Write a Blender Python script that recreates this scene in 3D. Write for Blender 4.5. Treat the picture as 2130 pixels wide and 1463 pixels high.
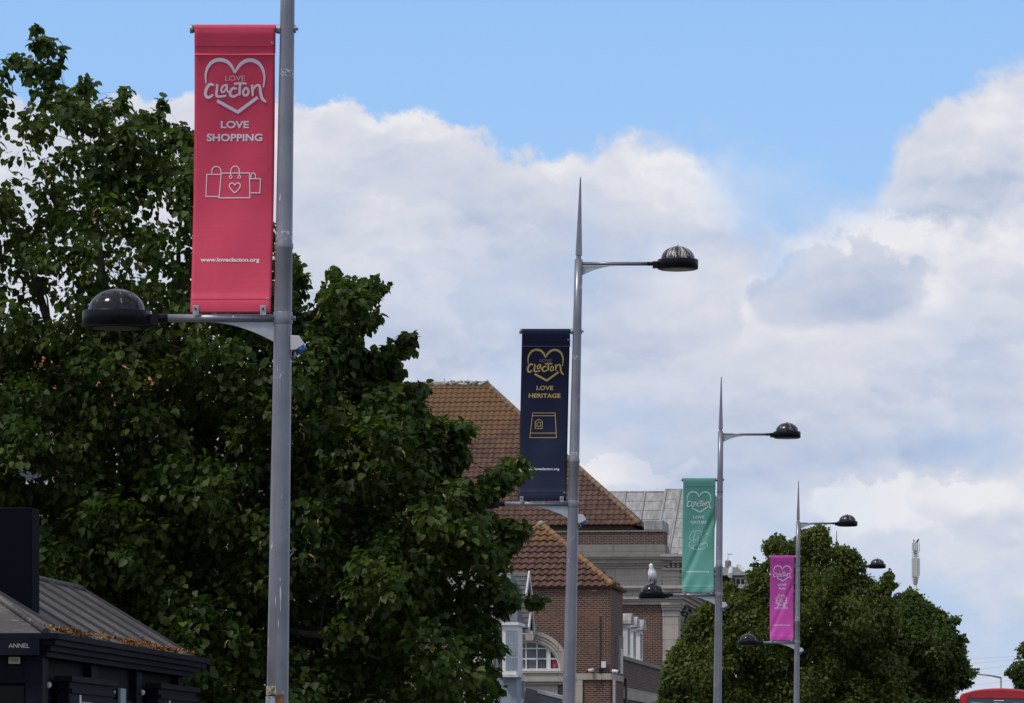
import bpy, bmesh, math, random
import numpy as np
from math import sin, cos, pi, atan, atan2, sqrt, radians
from mathutils import Vector, Matrix

# ------------------------------------------------------------------ clear
for o in list(bpy.data.objects): bpy.data.objects.remove(o, do_unlink=True)
sc = bpy.context.scene
COL = sc.collection
F = 8900.0; CX = 1065.0; HY = 1620.0; EYE = 1.6       # focal length in photo pixels, centre column, horizon row, eye height

# ------------------------------------------------------------------ camera
cd = bpy.data.cameras.new('camera'); cam = bpy.data.objects.new('camera', cd); COL.objects.link(cam)
cam.location = (0, 0, EYE); cam.rotation_euler = (radians(90), 0, 0)
cd.sensor_fit = 'HORIZONTAL'; cd.sensor_width = 36.0; cd.lens = 36.0*F/2130.0
cd.shift_x = 0.0; cd.shift_y = (HY-731.5)/2130.0
cd.clip_start = 0.5; cd.clip_end = 5000
sc.camera = cam
sc.view_settings.view_transform = 'Standard'; sc.view_settings.look = 'None'
sc.view_settings.exposure = 0.0; sc.view_settings.gamma = 1.0

# ------------------------------------------------------------------ sky and sun
SUN_EL, SUN_AZ = radians(56), radians(-125)      # azimuth measured from +Y towards +X
def lin(r, g, b):
    f = lambda c: (c/255/12.92) if c/255 <= 0.04045 else ((c/255+0.055)/1.055)**2.4
    return (f(r), f(g), f(b), 1.0)

class NT:
    """small helper round a node tree"""
    def __init__(s, tree):
        s.t = tree; s.n = tree.nodes; s.l = tree.links
    def new(s, typ, **kw):
        n = s.n.new(typ)
        for k, v in kw.items(): setattr(n, k, v)
        return n
    def put(s, sock, v):
        if v is None: return
        if isinstance(v, bpy.types.NodeSocket): s.l.new(v, sock)
        elif isinstance(v, (tuple, list)) and sock.type == 'RGBA' and len(v) == 3: sock.default_value = (*v, 1)
        elif isinstance(v, (tuple, list)) and sock.type == 'VECTOR': sock.default_value = tuple(v)[:3]
        else: sock.default_value = v
    def m(s, op, a, b=None, c=None, clamp=False):
        n = s.new('ShaderNodeMath', operation=op, use_clamp=clamp)
        s.put(n.inputs[0], a); s.put(n.inputs[1], b); s.put(n.inputs[2], c)
        return n.outputs[0]
    def vm(s, op, a, b=None):
        n = s.new('ShaderNodeVectorMath', operation=op); s.put(n.inputs[0], a); s.put(n.inputs[1], b)
        return n.outputs['Value'] if op in ('LENGTH', 'DOT_PRODUCT', 'DISTANCE') else n.outputs[0]
    def xyz(s, x, y, z=0.0):
        n = s.new('ShaderNodeCombineXYZ'); s.put(n.inputs[0], x); s.put(n.inputs[1], y); s.put(n.inputs[2], z); return n.outputs[0]
    def sep(s, v):
        n = s.new('ShaderNodeSeparateXYZ'); s.put(n.inputs[0], v); return n.outputs
    def noise(s, v, scale, detail=4, rough=0.5, dist=0.0, color=False, dim='3D'):
        n = s.new('ShaderNodeTexNoise', noise_dimensions=dim); s.put(n.inputs['Vector'], v)
        n.inputs['Scale'].default_value = scale; n.inputs['Detail'].default_value = detail
        n.inputs['Roughness'].default_value = rough; n.inputs['Distortion'].default_value = dist
        return n.outputs['Color' if color else 'Fac']
    def mix(s, f, a, b, blend='MIX'):
        n = s.new('ShaderNodeMix', data_type='RGBA', blend_type=blend)
        s.put(n.inputs[0], f); s.put(n.inputs[6], a); s.put(n.inputs[7], b); return n.outputs[2]
    def ss(s, v, lo, hi, a=0.0, b=1.0):
        n = s.new('ShaderNodeMapRange', interpolation_type='SMOOTHSTEP', clamp=True)
        s.put(n.inputs[0], v); s.put(n.inputs[1], lo); s.put(n.inputs[2], hi); s.put(n.inputs[3], a); s.put(n.inputs[4], b); return n.outputs[0]
    def ramp(s, v, stops, interp='LINEAR'):
        n = s.new('ShaderNodeValToRGB'); cr = n.color_ramp; cr.interpolation = interp
        while len(cr.elements) < len(stops): cr.elements.new(0.5)
        for e, (p, c) in zip(cr.elements, stops):
            e.position = p; e.color = (c, c, c, 1) if isinstance(c, (int, float)) else (*c[:3], 1)
        s.put(n.inputs[0], v); return n.outputs[0]

def build_world():
    w = bpy.data.worlds.new("World"); sc.world = w; w.use_nodes = True
    k = NT(w.node_tree); k.n.clear()
    out = k.new('ShaderNodeOutputWorld'); bg = k.new('ShaderNodeBackground')
    bg.inputs[1].default_value = 0.1
    k.l.new(bg.outputs[0], out.inputs[0])
    sky = k.new('ShaderNodeTexSky', sky_type='NISHITA')
    sky.sun_disc = False; sky.sun_elevation = SUN_EL; sky.sun_rotation = SUN_AZ
    sky.air_density = 1.0; sky.dust_density = 0.3; sky.ozone_density = 2.0; sky.altitude = 0
    d = k.new('ShaderNodeTexCoord').outputs['Generated']
    x, y, z = k.sep(d)
    az = k.m('ARCTAN2', x, y); el = k.m('ARCSINE', z)
    U = k.m('MULTIPLY_ADD', az, F/1000, CX/1000)            # 1 unit = 6.4 degrees of sky
    V = k.m('MULTIPLY_ADD', el, -F/1000, HY/1000)
    P = k.xyz(U, V, 0.0)
    # turbulence of the cumulus edge
    w1 = k.noise(P, 3.0, 7, 0.55, 0.0)
    w2 = k.noise(P, 12.0, 6, 0.58, 0.0)
    warp = k.m('MULTIPLY_ADD', k.m('SUBTRACT', w1, 0.5), 0.12, k.m('MULTIPLY', k.m('SUBTRACT', w2, 0.5), 0.14))
    pts = [(0,.24),(.25,.215),(.40,.24),(.60,.225),(.68,.20),(.78,.235),(.88,.245),(1.0,.30),(1.08,.335),(1.17,.36),(1.25,.31),(1.42,.30),
           (1.50,.36),(1.58,.42),(1.72,.445),(1.80,.445),(1.845,.385),(1.885,.28),(1.95,.225),(2.05,.19),(2.13,.14)]
    cur = k.ramp(k.m('DIVIDE', U, 2.13, clamp=True), [(a/2.13, b) for a, b in pts], 'B_SPLINE')
    edge = k.m('ADD', k.m('SUBTRACT', V, cur), warp)
    soft = k.ramp(k.m('DIVIDE', U, 2.13, clamp=True), [(0,.014),(.55,.018),(.68,.05),(.74,.15),(.84,.07),(.90,.02),(1,.04)])
    low = k.ss(edge, k.m('MULTIPLY', soft, -1.0), soft)
    def blob(cx, cy, rx, ry, rot=0.0):
        dx = k.m('SUBTRACT', U, cx); dy = k.m('SUBTRACT', k.m('MULTIPLY_ADD', warp, 0.8, V), cy)
        q = k.m('ADD', k.m('POWER', k.m('DIVIDE', dx, rx), 2.0), k.m('POWER', k.m('DIVIDE', dy, ry), 2.0))
        return k.m('EXPONENT', k.m('MULTIPLY', q, -1.0))
    def addup(lst):
        acc = 0.0
        for (a, *p) in lst: acc = k.m('MULTIPLY_ADD', blob(*p), a, acc)
        return acc
    holes = addup([(.80,1.66,.455,.15,.045),(.45,1.62,.565,.05,.05),(.45,1.32,.88,.14,.06),(.75,1.97,1.34,.40,.13),(.5,1.62,1.10,.25,.12),(.5,2.0,.93,.2,.04),(.45,1.75,1.28,.3,.08),
                   (.30,1.66,.40,.2,.05),(.35,1.35,.545,.09,.05),(.2,2.0,.75,.1,.12),(.3,1.78,1.2,.09,.05),(.35,1.22,.56,.04,.12),(.3,1.05,.80,.1,.07),(.2,1.0,.62,.2,.1)])
    w3 = k.noise(P, 5.0, 8, 0.6, 0.3)
    holes = k.m('MULTIPLY', holes, k.ss(w3, 0.36, 0.62, 1.15, 0.55))
    cover = k.m('MULTIPLY', low, k.m('SUBTRACT', 1.0, holes, clamp=True), clamp=True)
    # clouds of the rest of the sky, overhead and behind
    far = k.ss(k.noise(k.xyz(U, k.m('MULTIPLY', V, 1.5), 3.0), 0.45, 7, 0.55, 0.2), 0.38, 0.52)
    infront = k.m('MULTIPLY', k.ss(V, -0.9, -0.1), k.m('MULTIPLY', k.ss(U, -2.2, -0.8), k.ss(U, 4.5, 3.0)))
    cover = k.mix(infront, far, cover)
    # relief of the clouds: density above minus density below, as light from above gives
    Q = k.xyz(k.m('MULTIPLY', U, 0.72), k.m('MULTIPLY', V, 1.25), 0.0)
    nA = k.noise(Q, 4.2, 6, 0.50, 0.0)
    nB = k.noise(k.vm('ADD', Q, (-0.012, 0.030, 0.0)), 4.2, 6, 0.50, 0.0)
    relief = k.m('MULTIPLY', k.m('SUBTRACT', nA, nB), 1.15)
    broad = k.m('SUBTRACT', k.noise(Q, 1.9, 4, 0.45), 0.5)
    lightb = addup([(.5,1.40,.35,.10,.035),(.35,1.15,.36,.07,.03),(.5,1.85,.50,.08,.03),(.5,2.08,.53,.09,.06),(.35,1.38,.60,.07,.05),(.45,1.8,1.04,.13,.04),(.4,1.25,.97,.07,.05),
                    (.5,.68,.21,.07,.03),(.35,.86,.26,.1,.03),(.4,2.05,.26,.08,.06),(.35,.33,.22,.08,.03),(.7,2.05,1.04,.10,.045),(.5,1.75,1.06,.12,.04),(.25,.85,.52,.15,.06),(.35,1.45,.43,.1,.05),(.4,1.95,.60,.05,.08),(.25,1.9,1.15,.15,.05)])
    darkb = addup([(.35,1.78,.63,.15,.06),(.15,1.66,.60,.08,.06),(.75,2.05,.40,.13,.045),(.5,.77,.33,.10,.05),(.5,1.25,.62,.14,.06),(.5,1.28,.74,.2,.05),(.45,.95,.72,.2,.06),
                   (.55,1.6,.86,.35,.045),(.5,1.85,.93,.25,.035),(.45,1.45,.98,.2,.05),(.5,.68,.43,.10,.05),(.3,1.0,.45,.12,.05),(.35,1.58,.50,.15,.03),(.6,1.95,.455,.15,.02),(.3,1.1,.50,.2,.06)])
    w4 = k.noise(k.vm('ADD', Q, (7.3, 2.1, 0.0)), 2.3, 7, 0.54, 0.0)
    puff = k.ramp(k.m('MULTIPLY_ADD', k.m('SUBTRACT', w2, 0.5), 0.12, w4), [(.0,.5),(.44,.44),(.475,.50),(.50,.80),(.53,.72),(.60,.52),(.70,.36),(1.0,.30)])
    rimt = k.ramp(k.m('ADD', edge, 0.2), [(.0,.5),(.2,.62),(.235,.72),(.30,.58),(.42,.5),(1.0,.5)])
    extra = k.m('ADD', k.m('MULTIPLY_ADD', k.m('SUBTRACT', puff, 0.5), 0.42, 0.0), k.m('MULTIPLY', k.m('SUBTRACT', rimt, 0.5), 0.7))
    val0 = k.m('ADD', k.m('ADD', k.m('MULTIPLY_ADD', broad, 0.6, 0.60), relief), k.m('SUBTRACT', k.m('MULTIPLY', lightb, 0.62), k.m('MULTIPLY', darkb, 0.42)))
    val = k.m('ADD', val0, k.m('SUBTRACT', extra, 0.05))
    b3 = k.m('MULTIPLY_ADD', k.m('SUBTRACT', w2, 0.5), 0.9, k.m('MULTIPLY_ADD', k.m('SUBTRACT', w1, 0.5), 0.7, k.m('MAXIMUM', blob(1.77, .60, .19, .10), k.m('MULTIPLY', blob(1.66, .635, .13, .07), 0.95))))
    patch = k.ss(b3, 0.38, 0.62); ring = k.m('SUBTRACT', k.ss(b3, 0.05, 0.40), patch)
    b4 = k.m('MULTIPLY_ADD', k.m('SUBTRACT', w2, 0.5), 0.8, k.m('MULTIPLY_ADD', k.m('SUBTRACT', w1, 0.5), 0.9, blob(1.86, 1.045, .22, .075)))
    b5 = k.m('MULTIPLY_ADD', k.m('SUBTRACT', w2, 0.5), 0.8, k.m('MULTIPLY_ADD', k.m('SUBTRACT', w1, 0.5), 0.9, blob(1.31, .98, .14, .045)))
    low_puffs = k.m('MULTIPLY', k.m('MAXIMUM', k.ss(b4, 0.42, 0.60), k.ss(b5, 0.42, 0.60)), 0.22)
    val = k.m('ADD', val, k.m('ADD', low_puffs, k.m('SUBTRACT', k.m('MULTIPLY', ring, 0.16), k.m('MULTIPLY', patch, 0.17))))
    cl = k.ramp(val, [(0.0, lin(158,174,206)), (0.25, lin(182,194,218)), (0.52, lin(204,210,226)), (0.78, lin(220,222,232)), (1.0, lin(235,235,239))])
    cl = k.mix(1.0, cl, (10, 10, 10, 1), 'MULTIPLY')
    # the clear sky, with the Nishita radiance lifted to the deep clean blue of the day
    blue = k.mix(1.0, sky.outputs[0], k.ramp(k.m('MULTIPLY', V, 0.6667), [(0.0, (1.0,1.0,1.0)), (1.0, (1.0,1.0,1.0))]), 'MULTIPLY')
    haze = k.ramp(k.m('DIVIDE', V, 1.5, clamp=True), [(0, lin(152,196,249)), (.25, lin(160,202,250)), (.6, lin(172,199,236)), (1, lin(184,207,237))])
    haze = k.mix(1.0, haze, (10, 10, 10, 1), 'MULTIPLY')
    lowsky = k.m('MULTIPLY', k.ss(V, -3.5, 0.2), 0.92)
    blue = k.mix(lowsky, blue, haze)
    col = k.mix(cover, blue, cl)
    k.l.new(col, bg.inputs[0])
build_world()
ld = bpy.data.lights.new('sun', 'SUN'); sun = bpy.data.objects.new('sun', ld); COL.objects.link(sun)
ld.energy = 2.3; ld.angle = radians(9); ld.color = (1.0, 0.94, 0.85)
sd = Vector((sin(SUN_AZ)*cos(SUN_EL), cos(SUN_AZ)*cos(SUN_EL), sin(SUN_EL)))
sun.rotation_euler = sd.to_track_quat('Z', 'Y').to_euler()

# ------------------------------------------------------------------ helpers
def W(x, y, Y):
    """photo pixel and distance -> world point"""
    return Vector(((x-CX)*Y/F, Y, EYE+(HY-y)*Y/F))
class Frame:
    """an upright frame turned with the street: local x to the right, y away from us"""
    def __init__(s, px, Y, th=atan(0.12)):
        s.X0 = (px-CX)*Y/F; s.Y0 = Y; s.c = cos(th); s.s = sin(th); s.th = th
    def front(s, px, py, ly=0.0):
        a = (px-CX)/F; Y = (ly+s.X0*s.s+s.Y0*s.c)/(a*s.s+s.c)
        return Vector(((a*Y-s.X0)*s.c-(Y-s.Y0)*s.s, ly, EYE+(HY-py)*Y/F))
    def side(s, px, py, lx=0.0):
        a = (px-CX)/F; Y = (lx+s.X0*s.c-s.Y0*s.s)/(a*s.c-s.s)
        return Vector((lx, (a*Y-s.X0)*s.s+(Y-s.Y0)*s.c, EYE+(HY-py)*Y/F))
    def empty(s, name):
        o = bpy.data.objects.new(name, None); COL.objects.link(o)
        o.location = (s.X0, s.Y0, 0); o.rotation_euler = (0, 0, -s.th); o.empty_display_size = 0.3
        return o
def tag(o, label=None, cat=None, group=None, kind=None):
    if label: o['label'] = label
    if cat: o['category'] = cat
    if group: o['group'] = group
    if kind: o['kind'] = kind
    return o
def empty(name, loc, rz=0.0):
    o = bpy.data.objects.new(name, None); COL.objects.link(o); o.location = loc; o.rotation_euler = (0, 0, rz); return o

class MB:
    """collects shapes; build() links them as ONE mesh object"""
    def __init__(s): s.v = []; s.f = []; s.sm = []
    def add(s, vs, fs, smooth=False):
        b = len(s.v); s.v += [tuple(v) for v in vs]
        for f in fs: s.f.append(tuple(i+b for i in f)); s.sm.append(smooth)
        return s
    def box(s, x0, x1, y0, y1, z0, z1):
        vs = [(x, y, z) for z in (z0, z1) for y in (y0, y1) for x in (x0, x1)]
        return s.add(vs, [(0,2,3,1),(4,5,7,6),(0,1,5,4),(2,6,7,3),(0,4,6,2),(1,3,7,5)])
    def hexa(s, a, b):
        """prism between two rings a and b of the same length"""
        n = len(a); fs = [tuple(range(n))[::-1], tuple(range(n, 2*n))]
        fs += [(i, (i+1) % n, n+(i+1) % n, n+i) for i in range(n)]
        return s.add(list(a)+list(b), fs)
    def extr(s, poly, y0, y1):
        """polygon in x,z pushed through from y0 to y1"""
        return s.hexa([(x, y0, z) for x, z in poly], [(x, y1, z) for x, z in poly])
    def extx(s, poly, x0, x1):
        return s.hexa([(x0, y, z) for y, z in poly], [(x1, y, z) for y, z in poly])
    def tube(s, pts, rad, n=10, caps=True, smooth=True, flat=1.0):
        pts = [Vector(p) for p in pts]
        if not hasattr(rad, '__len__'): rad = [rad]*len(pts)
        vs = []; up = None
        for i, p in enumerate(pts):
            t = (pts[min(i+1, len(pts)-1)]-pts[max(i-1, 0)]).normalized()
            if up is None: up = Vector((0, 0, 1)) if abs(t.z) < 0.9 else Vector((0, 1, 0))
            a = t.cross(up).normalized(); b = a.cross(t).normalized(); up = b
            for k in range(n):
                q = 2*pi*k/n; vs.append(p+a*cos(q)*rad[i]+b*sin(q)*rad[i]*flat)
        fs = []
        for i in range(len(pts)-1):
            for k in range(n):
                fs.append((i*n+k, i*n+(k+1) % n, (i+1)*n+(k+1) % n, (i+1)*n+k))
        s.add(vs, fs, smooth)
        if caps:
            e = (len(pts)-1)*n
            s.add(vs[:n], [tuple(range(n))[::-1]]); s.add(vs[e:e+n], [tuple(range(n))])
        return s
    def rev(s, prof, c=(0, 0, 0), n=36, smooth=True):
        """profile (r,z) turned about a vertical axis through c"""
        vs = []
        for r, z in prof:
            for k in range(n): vs.append((c[0]+r*cos(2*pi*k/n), c[1]+r*sin(2*pi*k/n), c[2]+z))
        fs = [(i*n+k, i*n+(k+1) % n, (i+1)*n+(k+1) % n, (i+1)*n+k) for i in range(len(prof)-1) for k in range(n)]
        return s.add(vs, fs, smooth)
    def arc(s, cx, cz, r0, r1, y0, y1, a0=0.0, a1=pi, n=28):
        for i in range(n):
            p, q = a0+(a1-a0)*i/n, a0+(a1-a0)*(i+1)/n
            s.extr([(cx+r0*cos(p), cz+r0*sin(p)), (cx+r1*cos(p), cz+r1*sin(p)), (cx+r1*cos(q), cz+r1*sin(q)), (cx+r0*cos(q), cz+r0*sin(q))], y0, y1)
        return s
    def ell(s, c, r, n=14, m=10, rot=None):
        vs = []; R = rot or Matrix.Identity(3)
        for i in range(m+1):
            t = pi*i/m
            for k in range(n):
                q = 2*pi*k/n
                vs.append(Vector(c)+R @ Vector((r[0]*sin(t)*cos(q), r[1]*sin(t)*sin(q), r[2]*cos(t))))
        fs = [(i*n+k, (i+1)*n+k, (i+1)*n+(k+1) % n, i*n+(k+1) % n) for i in range(m) for k in range(n)]
        return s.add(vs, fs, True)
    def build(s, name, mat, parent=None, bevel=0.0, bisect=None):
        me = bpy.data.meshes.new(name); me.from_pydata(s.v, [], s.f); me.update()
        me.polygons.foreach_set('use_smooth', s.sm)
        bm = bmesh.new(); bm.from_mesh(me)
        bmesh.ops.remove_doubles(bm, verts=bm.verts, dist=1e-5)
        bmesh.ops.recalc_face_normals(bm, faces=bm.faces); bm.to_mesh(me); bm.free()
        o = bpy.data.objects.new(name, me); COL.objects.link(o)
        if mat: me.materials.append(mat)
        if parent: o.parent = parent
        if bevel:
            b = o.modifiers.new('bevel', 'BEVEL'); b.width = bevel; b.segments = 2; b.limit_method = 'ANGLE'
        return o

# ------------------------------------------------------------------ materials
def pbr(name, color, rough=0.6, metal=0.0, spec=0.5, bump=None, coat=0.0):
    """Principled material; color may be a function of the node helper"""
    m = bpy.data.materials.new(name); m.use_nodes = True; k = NT(m.node_tree)
    b = k.n['Principled BSDF']
    c = color(k) if callable(color) else color
    k.put(b.inputs['Base Color'], c if isinstance(c, bpy.types.NodeSocket) else (*c[:3], 1))
    r = rough(k) if callable(rough) else rough
    k.put(b.inputs['Roughness'], r); b.inputs['Metallic'].default_value = metal
    b.inputs['Specular IOR Level'].default_value = spec; b.inputs['Coat Weight'].default_value = coat
    if bump:
        h, st, di = bump(k); bn = k.new('ShaderNodeBump'); bn.inputs['Strength'].default_value = st; bn.inputs['Distance'].default_value = di
        k.l.new(h, bn.inputs['Height']); k.l.new(bn.outputs[0], b.inputs['Normal'])
    return m
def oc(k): return k.new('ShaderNodeTexCoord').outputs['Object']
def mottled(a, b, scale=3.0, detail=5, lo=0.35, hi=0.65):
    def f(k): return k.mix(k.ss(k.noise(oc(k), scale, detail, 0.6), lo, hi), (*a, 1), (*b, 1))
    return f
def attr(k, n):
    a = k.new('ShaderNodeAttribute'); a.attribute_name = n; return a.outputs['Fac']

def brick_mat(name, c1, c2, c3, mortar, bw=0.225, bh=0.075, ms=0.011):
    def col(k):
        x, y, z = k.sep(oc(k)); v = k.xyz(k.m('ADD', x, y), z, 0.0)
        t = k.new('ShaderNodeTexBrick'); k.put(t.inputs['Vector'], v)
        for nme, val in (('Scale', 1.0), ('Mortar Size', ms), ('Mortar Smooth', 0.3), ('Bias', 0.0), ('Brick Width', bw), ('Row Height', bh)): t.inputs[nme].default_value = val
        t.inputs['Color1'].default_value = (0, 0, 0, 1); t.inputs['Color2'].default_value = (1, 1, 1, 1); t.inputs['Mortar'].default_value = (0.5, 0.5, 0.5, 1)
        per = k.mix(t.outputs['Color'], (*c1, 1), (*c2, 1))
        # patches of warmer, redder brick and grey weathering
        pat = k.ss(k.noise(v, 0.9, 6, 0.65), 0.46, 0.66)
        per = k.mix(k.m('MULTIPLY', pat, 0.75), per, (*c3, 1))
        cell = k.new('ShaderNodeTexWhiteNoise', noise_dimensions='2D')
        k.put(cell.inputs['Vector'], k.xyz(k.m('FLOOR', k.m('DIVIDE', k.m('ADD', x, y), 0.1125)), k.m('FLOOR', k.m('DIVIDE', z, bh)), 0))
        per = k.mix(1.0, per, k.ramp(cell.outputs[0], [(0, (.62,.62,.66)), (.5, (1, 1, 1)), (1, (1.3,1.2,1.12))]), 'MULTIPLY')
        return k.mix(t.outputs['Fac'], per, (*mortar, 1))
    return pbr(name, col, 0.9, spec=0.2)
M = {}
M['brick'] = brick_mat('red_brown_brick', (.070,.034,.026), (.110,.050,.035), (.150,.055,.032), (.24,.20,.175))
M['brick_dark'] = brick_mat('weathered_brick', (.066,.038,.032), (.098,.053,.041), (.12,.058,.040), (.21,.18,.165))
def stone_col(c, dark):
    def f(k):
        p = oc(k); x, y, z = k.sep(p); v = k.xyz(k.m('ADD', x, y), z, 0.0)
        t = k.new('ShaderNodeTexBrick'); k.put(t.inputs['Vector'], v)
        for nme, val in (('Scale', 1.0), ('Mortar Size', 0.010), ('Mortar Smooth', 0.2), ('Brick Width', 1.35), ('Row Height', 0.62)): t.inputs[nme].default_value = val
        t.inputs['Color1'].default_value = (*c, 1); t.inputs['Color2'].default_value = (c[0]*.9, c[1]*.9, c[2]*.9, 1); t.inputs['Mortar'].default_value = (*dark, 1)
        streak = k.ss(k.noise(k.xyz(k.m('MULTIPLY', k.m('ADD', x, y), 4.0), k.m('MULTIPLY', z, 0.5), 0), 1.0, 6, 0.65), 0.48, 0.75)
        grime = k.ss(k.noise(p, 1.4, 6, 0.7), 0.5, 0.8)
        return k.mix(k.m('MULTIPLY', k.m('MAXIMUM', streak, grime), 0.6), t.outputs['Color'], (*dark, 1))
    return f
M['stone'] = pbr('portland_stone', stone_col((.43,.385,.345), (.17,.15,.135)), 0.9, spec=0.2)
M['stone_dark'] = pbr('sooty_stone', stone_col((.25,.23,.215), (.11,.10,.092)), 0.92, spec=0.2)
M['stone_black'] = pbr('blackened_carved_stone', mottled((.34,.32,.30), (.03,.03,.032), 5.0, 6, .42, .55), 0.95, spec=0.1)
def tile_col(base, orange, top, band):
    """clay pantiles: a tone per tile, ochre lichen growing towards the ridge, pale droppings on top"""
    def f(k):
        p = oc(k); x, y, z = k.sep(p); r = attr(k, 'tilevar')
        c = k.mix(r, (base[0]*.74, base[1]*.74, base[2]*.78, 1), (base[0]*1.22, base[1]*1.2, base[2]*1.18, 1))
        n = k.noise(p, 1.1, 6, 0.65); h = k.ss(z, top-band, top)
        li = k.ss(k.m('ADD', k.m('MULTIPLY', h, 0.55), n), 0.62, 1.02)
        c = k.mix(k.m('MULTIPLY', li, 0.85), c, (*orange, 1))
        fine = k.ss(k.noise(p, 9.0, 5, 0.7), 0.60, 0.72)
        c = k.mix(k.m('MULTIPLY', fine, 0.45), c, (.30,.22,.12, 1))
        drop = k.ss(k.m('ADD', k.noise(k.xyz(k.m('MULTIPLY', x, 3.0), y, z), 2.2, 6, 0.8), k.m('MULTIPLY', k.ss(z, top-0.9, top), 0.16)), 0.72, 0.78)
        return k.mix(k.m('MULTIPLY', drop, 0.8), c, (.50,.48,.44, 1))
    return f
M['tile_a'] = pbr('lichened_pantile', tile_col((.100,.057,.044), (.155,.086,.038), 19.4, 6.0), 0.85, spec=0.25)
M['tile_b'] = pbr('red_pantile', tile_col((.108,.060,.046), (.190,.105,.044), 11.4, 2.0), 0.85, spec=0.25)
M['ridge_grey'] = pbr('grey_ridge_tile', mottled((.13,.11,.09), (.30,.28,.25), 3.5), 0.9, spec=0.2)
M['ridge_brown'] = pbr('brown_ridge_tile', mottled((.13,.085,.06), (.21,.14,.09), 3.5), 0.9, spec=0.2)
M['ridge_orange'] = pbr('orange_ridge_tile', mottled((.17,.095,.055), (.28,.16,.075), 3.0), 0.9, spec=0.2)
M['roof_orange'] = pbr('orange_clay_tile', mottled((.34,.12,.06), (.24,.09,.05), 2.0), 0.85)
M['soffit'] = pbr('brown_board', mottled((.115,.070,.040), (.15,.095,.06), 2.0), 0.8)
def lead_col(k):
    p = oc(k); x, y, z = k.sep(p)
    s1 = k.ss(k.noise(k.xyz(k.m('MULTIPLY', x, 5.0), y, k.m('MULTIPLY', z, 0.7)), 1.3, 7, 0.7), 0.38, 0.72)
    c = k.mix(s1, (.235,.235,.235, 1), (.40,.40,.40, 1))
    st = k.ss(k.noise(p, 3.0, 7, 0.75), 0.55, 0.75)
    return k.mix(k.m('MULTIPLY', st, 0.6), c, (.16,.15,.14, 1))
M['lead'] = pbr('weathered_lead', lead_col, 0.7, spec=0.4)
M['slate'] = pbr('dark_slate', mottled((.055,.058,.068), (.095,.10,.115), 5.0), 0.7)
M['slate_grey'] = pbr('grey_slate', mottled((.12,.12,.125), (.18,.18,.18), 4.0), 0.8)
M['white'] = pbr('white_paint', mottled((.68,.68,.68), (.52,.52,.52), 2.0, 5, .5, .8), 0.55)
M['white_dirty'] = pbr('grubby_white_paint', mottled((.55,.55,.54), (.30,.30,.29), 4.0, 6, .45, .7), 0.6)
M['render'] = pbr('pale_render', mottled((.52,.51,.49), (.42,.41,.39), 1.0), 0.9)
M['glass'] = pbr('dark_window_glass', (.035,.04,.055), 0.08, spec=0.7)
M['glass_pale'] = pbr('curtained_window_glass', (.13,.13,.16), 0.15, spec=0.6)
M['pink'] = pbr('pink_cloth', (.45,.06,.16), 0.8)
M['blue_grey'] = pbr('blue_grey_panel', mottled((.20,.23,.30), (.27,.30,.37), 1.5), 0.6)
M['black'] = pbr('black_plastic', (.012,.012,.014), 0.35)
M['cable'] = pbr('black_cable', (.02,.02,.02), 0.6)
def post_col(k):
    p = oc(k); x, y, z = k.sep(p)
    c = k.mix(k.ss(k.noise(p, 2.2, 6, 0.6), 0.35, 0.7), (.185,.188,.222, 1), (.250,.252,.285, 1))
    run = k.ss(k.noise(k.xyz(k.m('MULTIPLY', x, 26.0), k.m('MULTIPLY', y, 26.0), k.m('MULTIPLY', z, 0.9)), 1.0, 4, 0.6), 0.55, 0.72)
    c = k.mix(k.m('MULTIPLY', run, 0.6), c, (.13,.132,.15, 1))
    ch = k.m('GREATER_THAN', k.noise(k.xyz(k.m('MULTIPLY', x, 20.0), k.m('MULTIPLY', y, 20.0), k.m('MULTIPLY', z, 5.5)), 1.0, 3, 0.55), 0.71)
    c = k.mix(ch, c, (.55,.57,.60, 1))
    band = k.m('MAXIMUM', k.m('LESS_THAN', k.m('ABSOLUTE', k.m('SUBTRACT', z, 6.10)), 0.035), k.m('LESS_THAN', k.m('ABSOLUTE', k.m('SUBTRACT', z, 7.45)), 0.03))
    sc_f = k.m('MULTIPLY', band, k.m('GREATER_THAN', k.noise(k.xyz(x, y, z), 38.0, 3, 0.6), 0.56))
    c = k.mix(sc_f, c, (.55,.56,.58, 1))
    dk = k.m('GREATER_THAN', k.noise(k.xyz(x, y, z), 42.0, 2, 0.5), 0.76)
    return k.mix(dk, c, (.10,.09,.085, 1))
M['post'] = pbr('grey_painted_steel', post_col, 0.34, metal=0.45, spec=0.5,
                bump=lambda k: (k.noise(oc(k), 60.0, 3, 0.6), 0.12, 0.002))
M['gusset'] = pbr('pale_grey_plate', mottled((.34,.37,.42), (.42,.45,.50), 4.0), 0.5, metal=0.1)
M['zinc'] = pbr('dull_zinc', mottled((.30,.30,.31), (.45,.45,.45), 20.0), 0.45, metal=0.7)
M['brim'] = pbr('black_lamp_housing', (.005,.006,.009), 0.35, spec=0.18)
M['lens'] = pbr('lamp_lens', mottled((.10,.09,.07), (.16,.15,.13), 9.0), 0.3)
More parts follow.
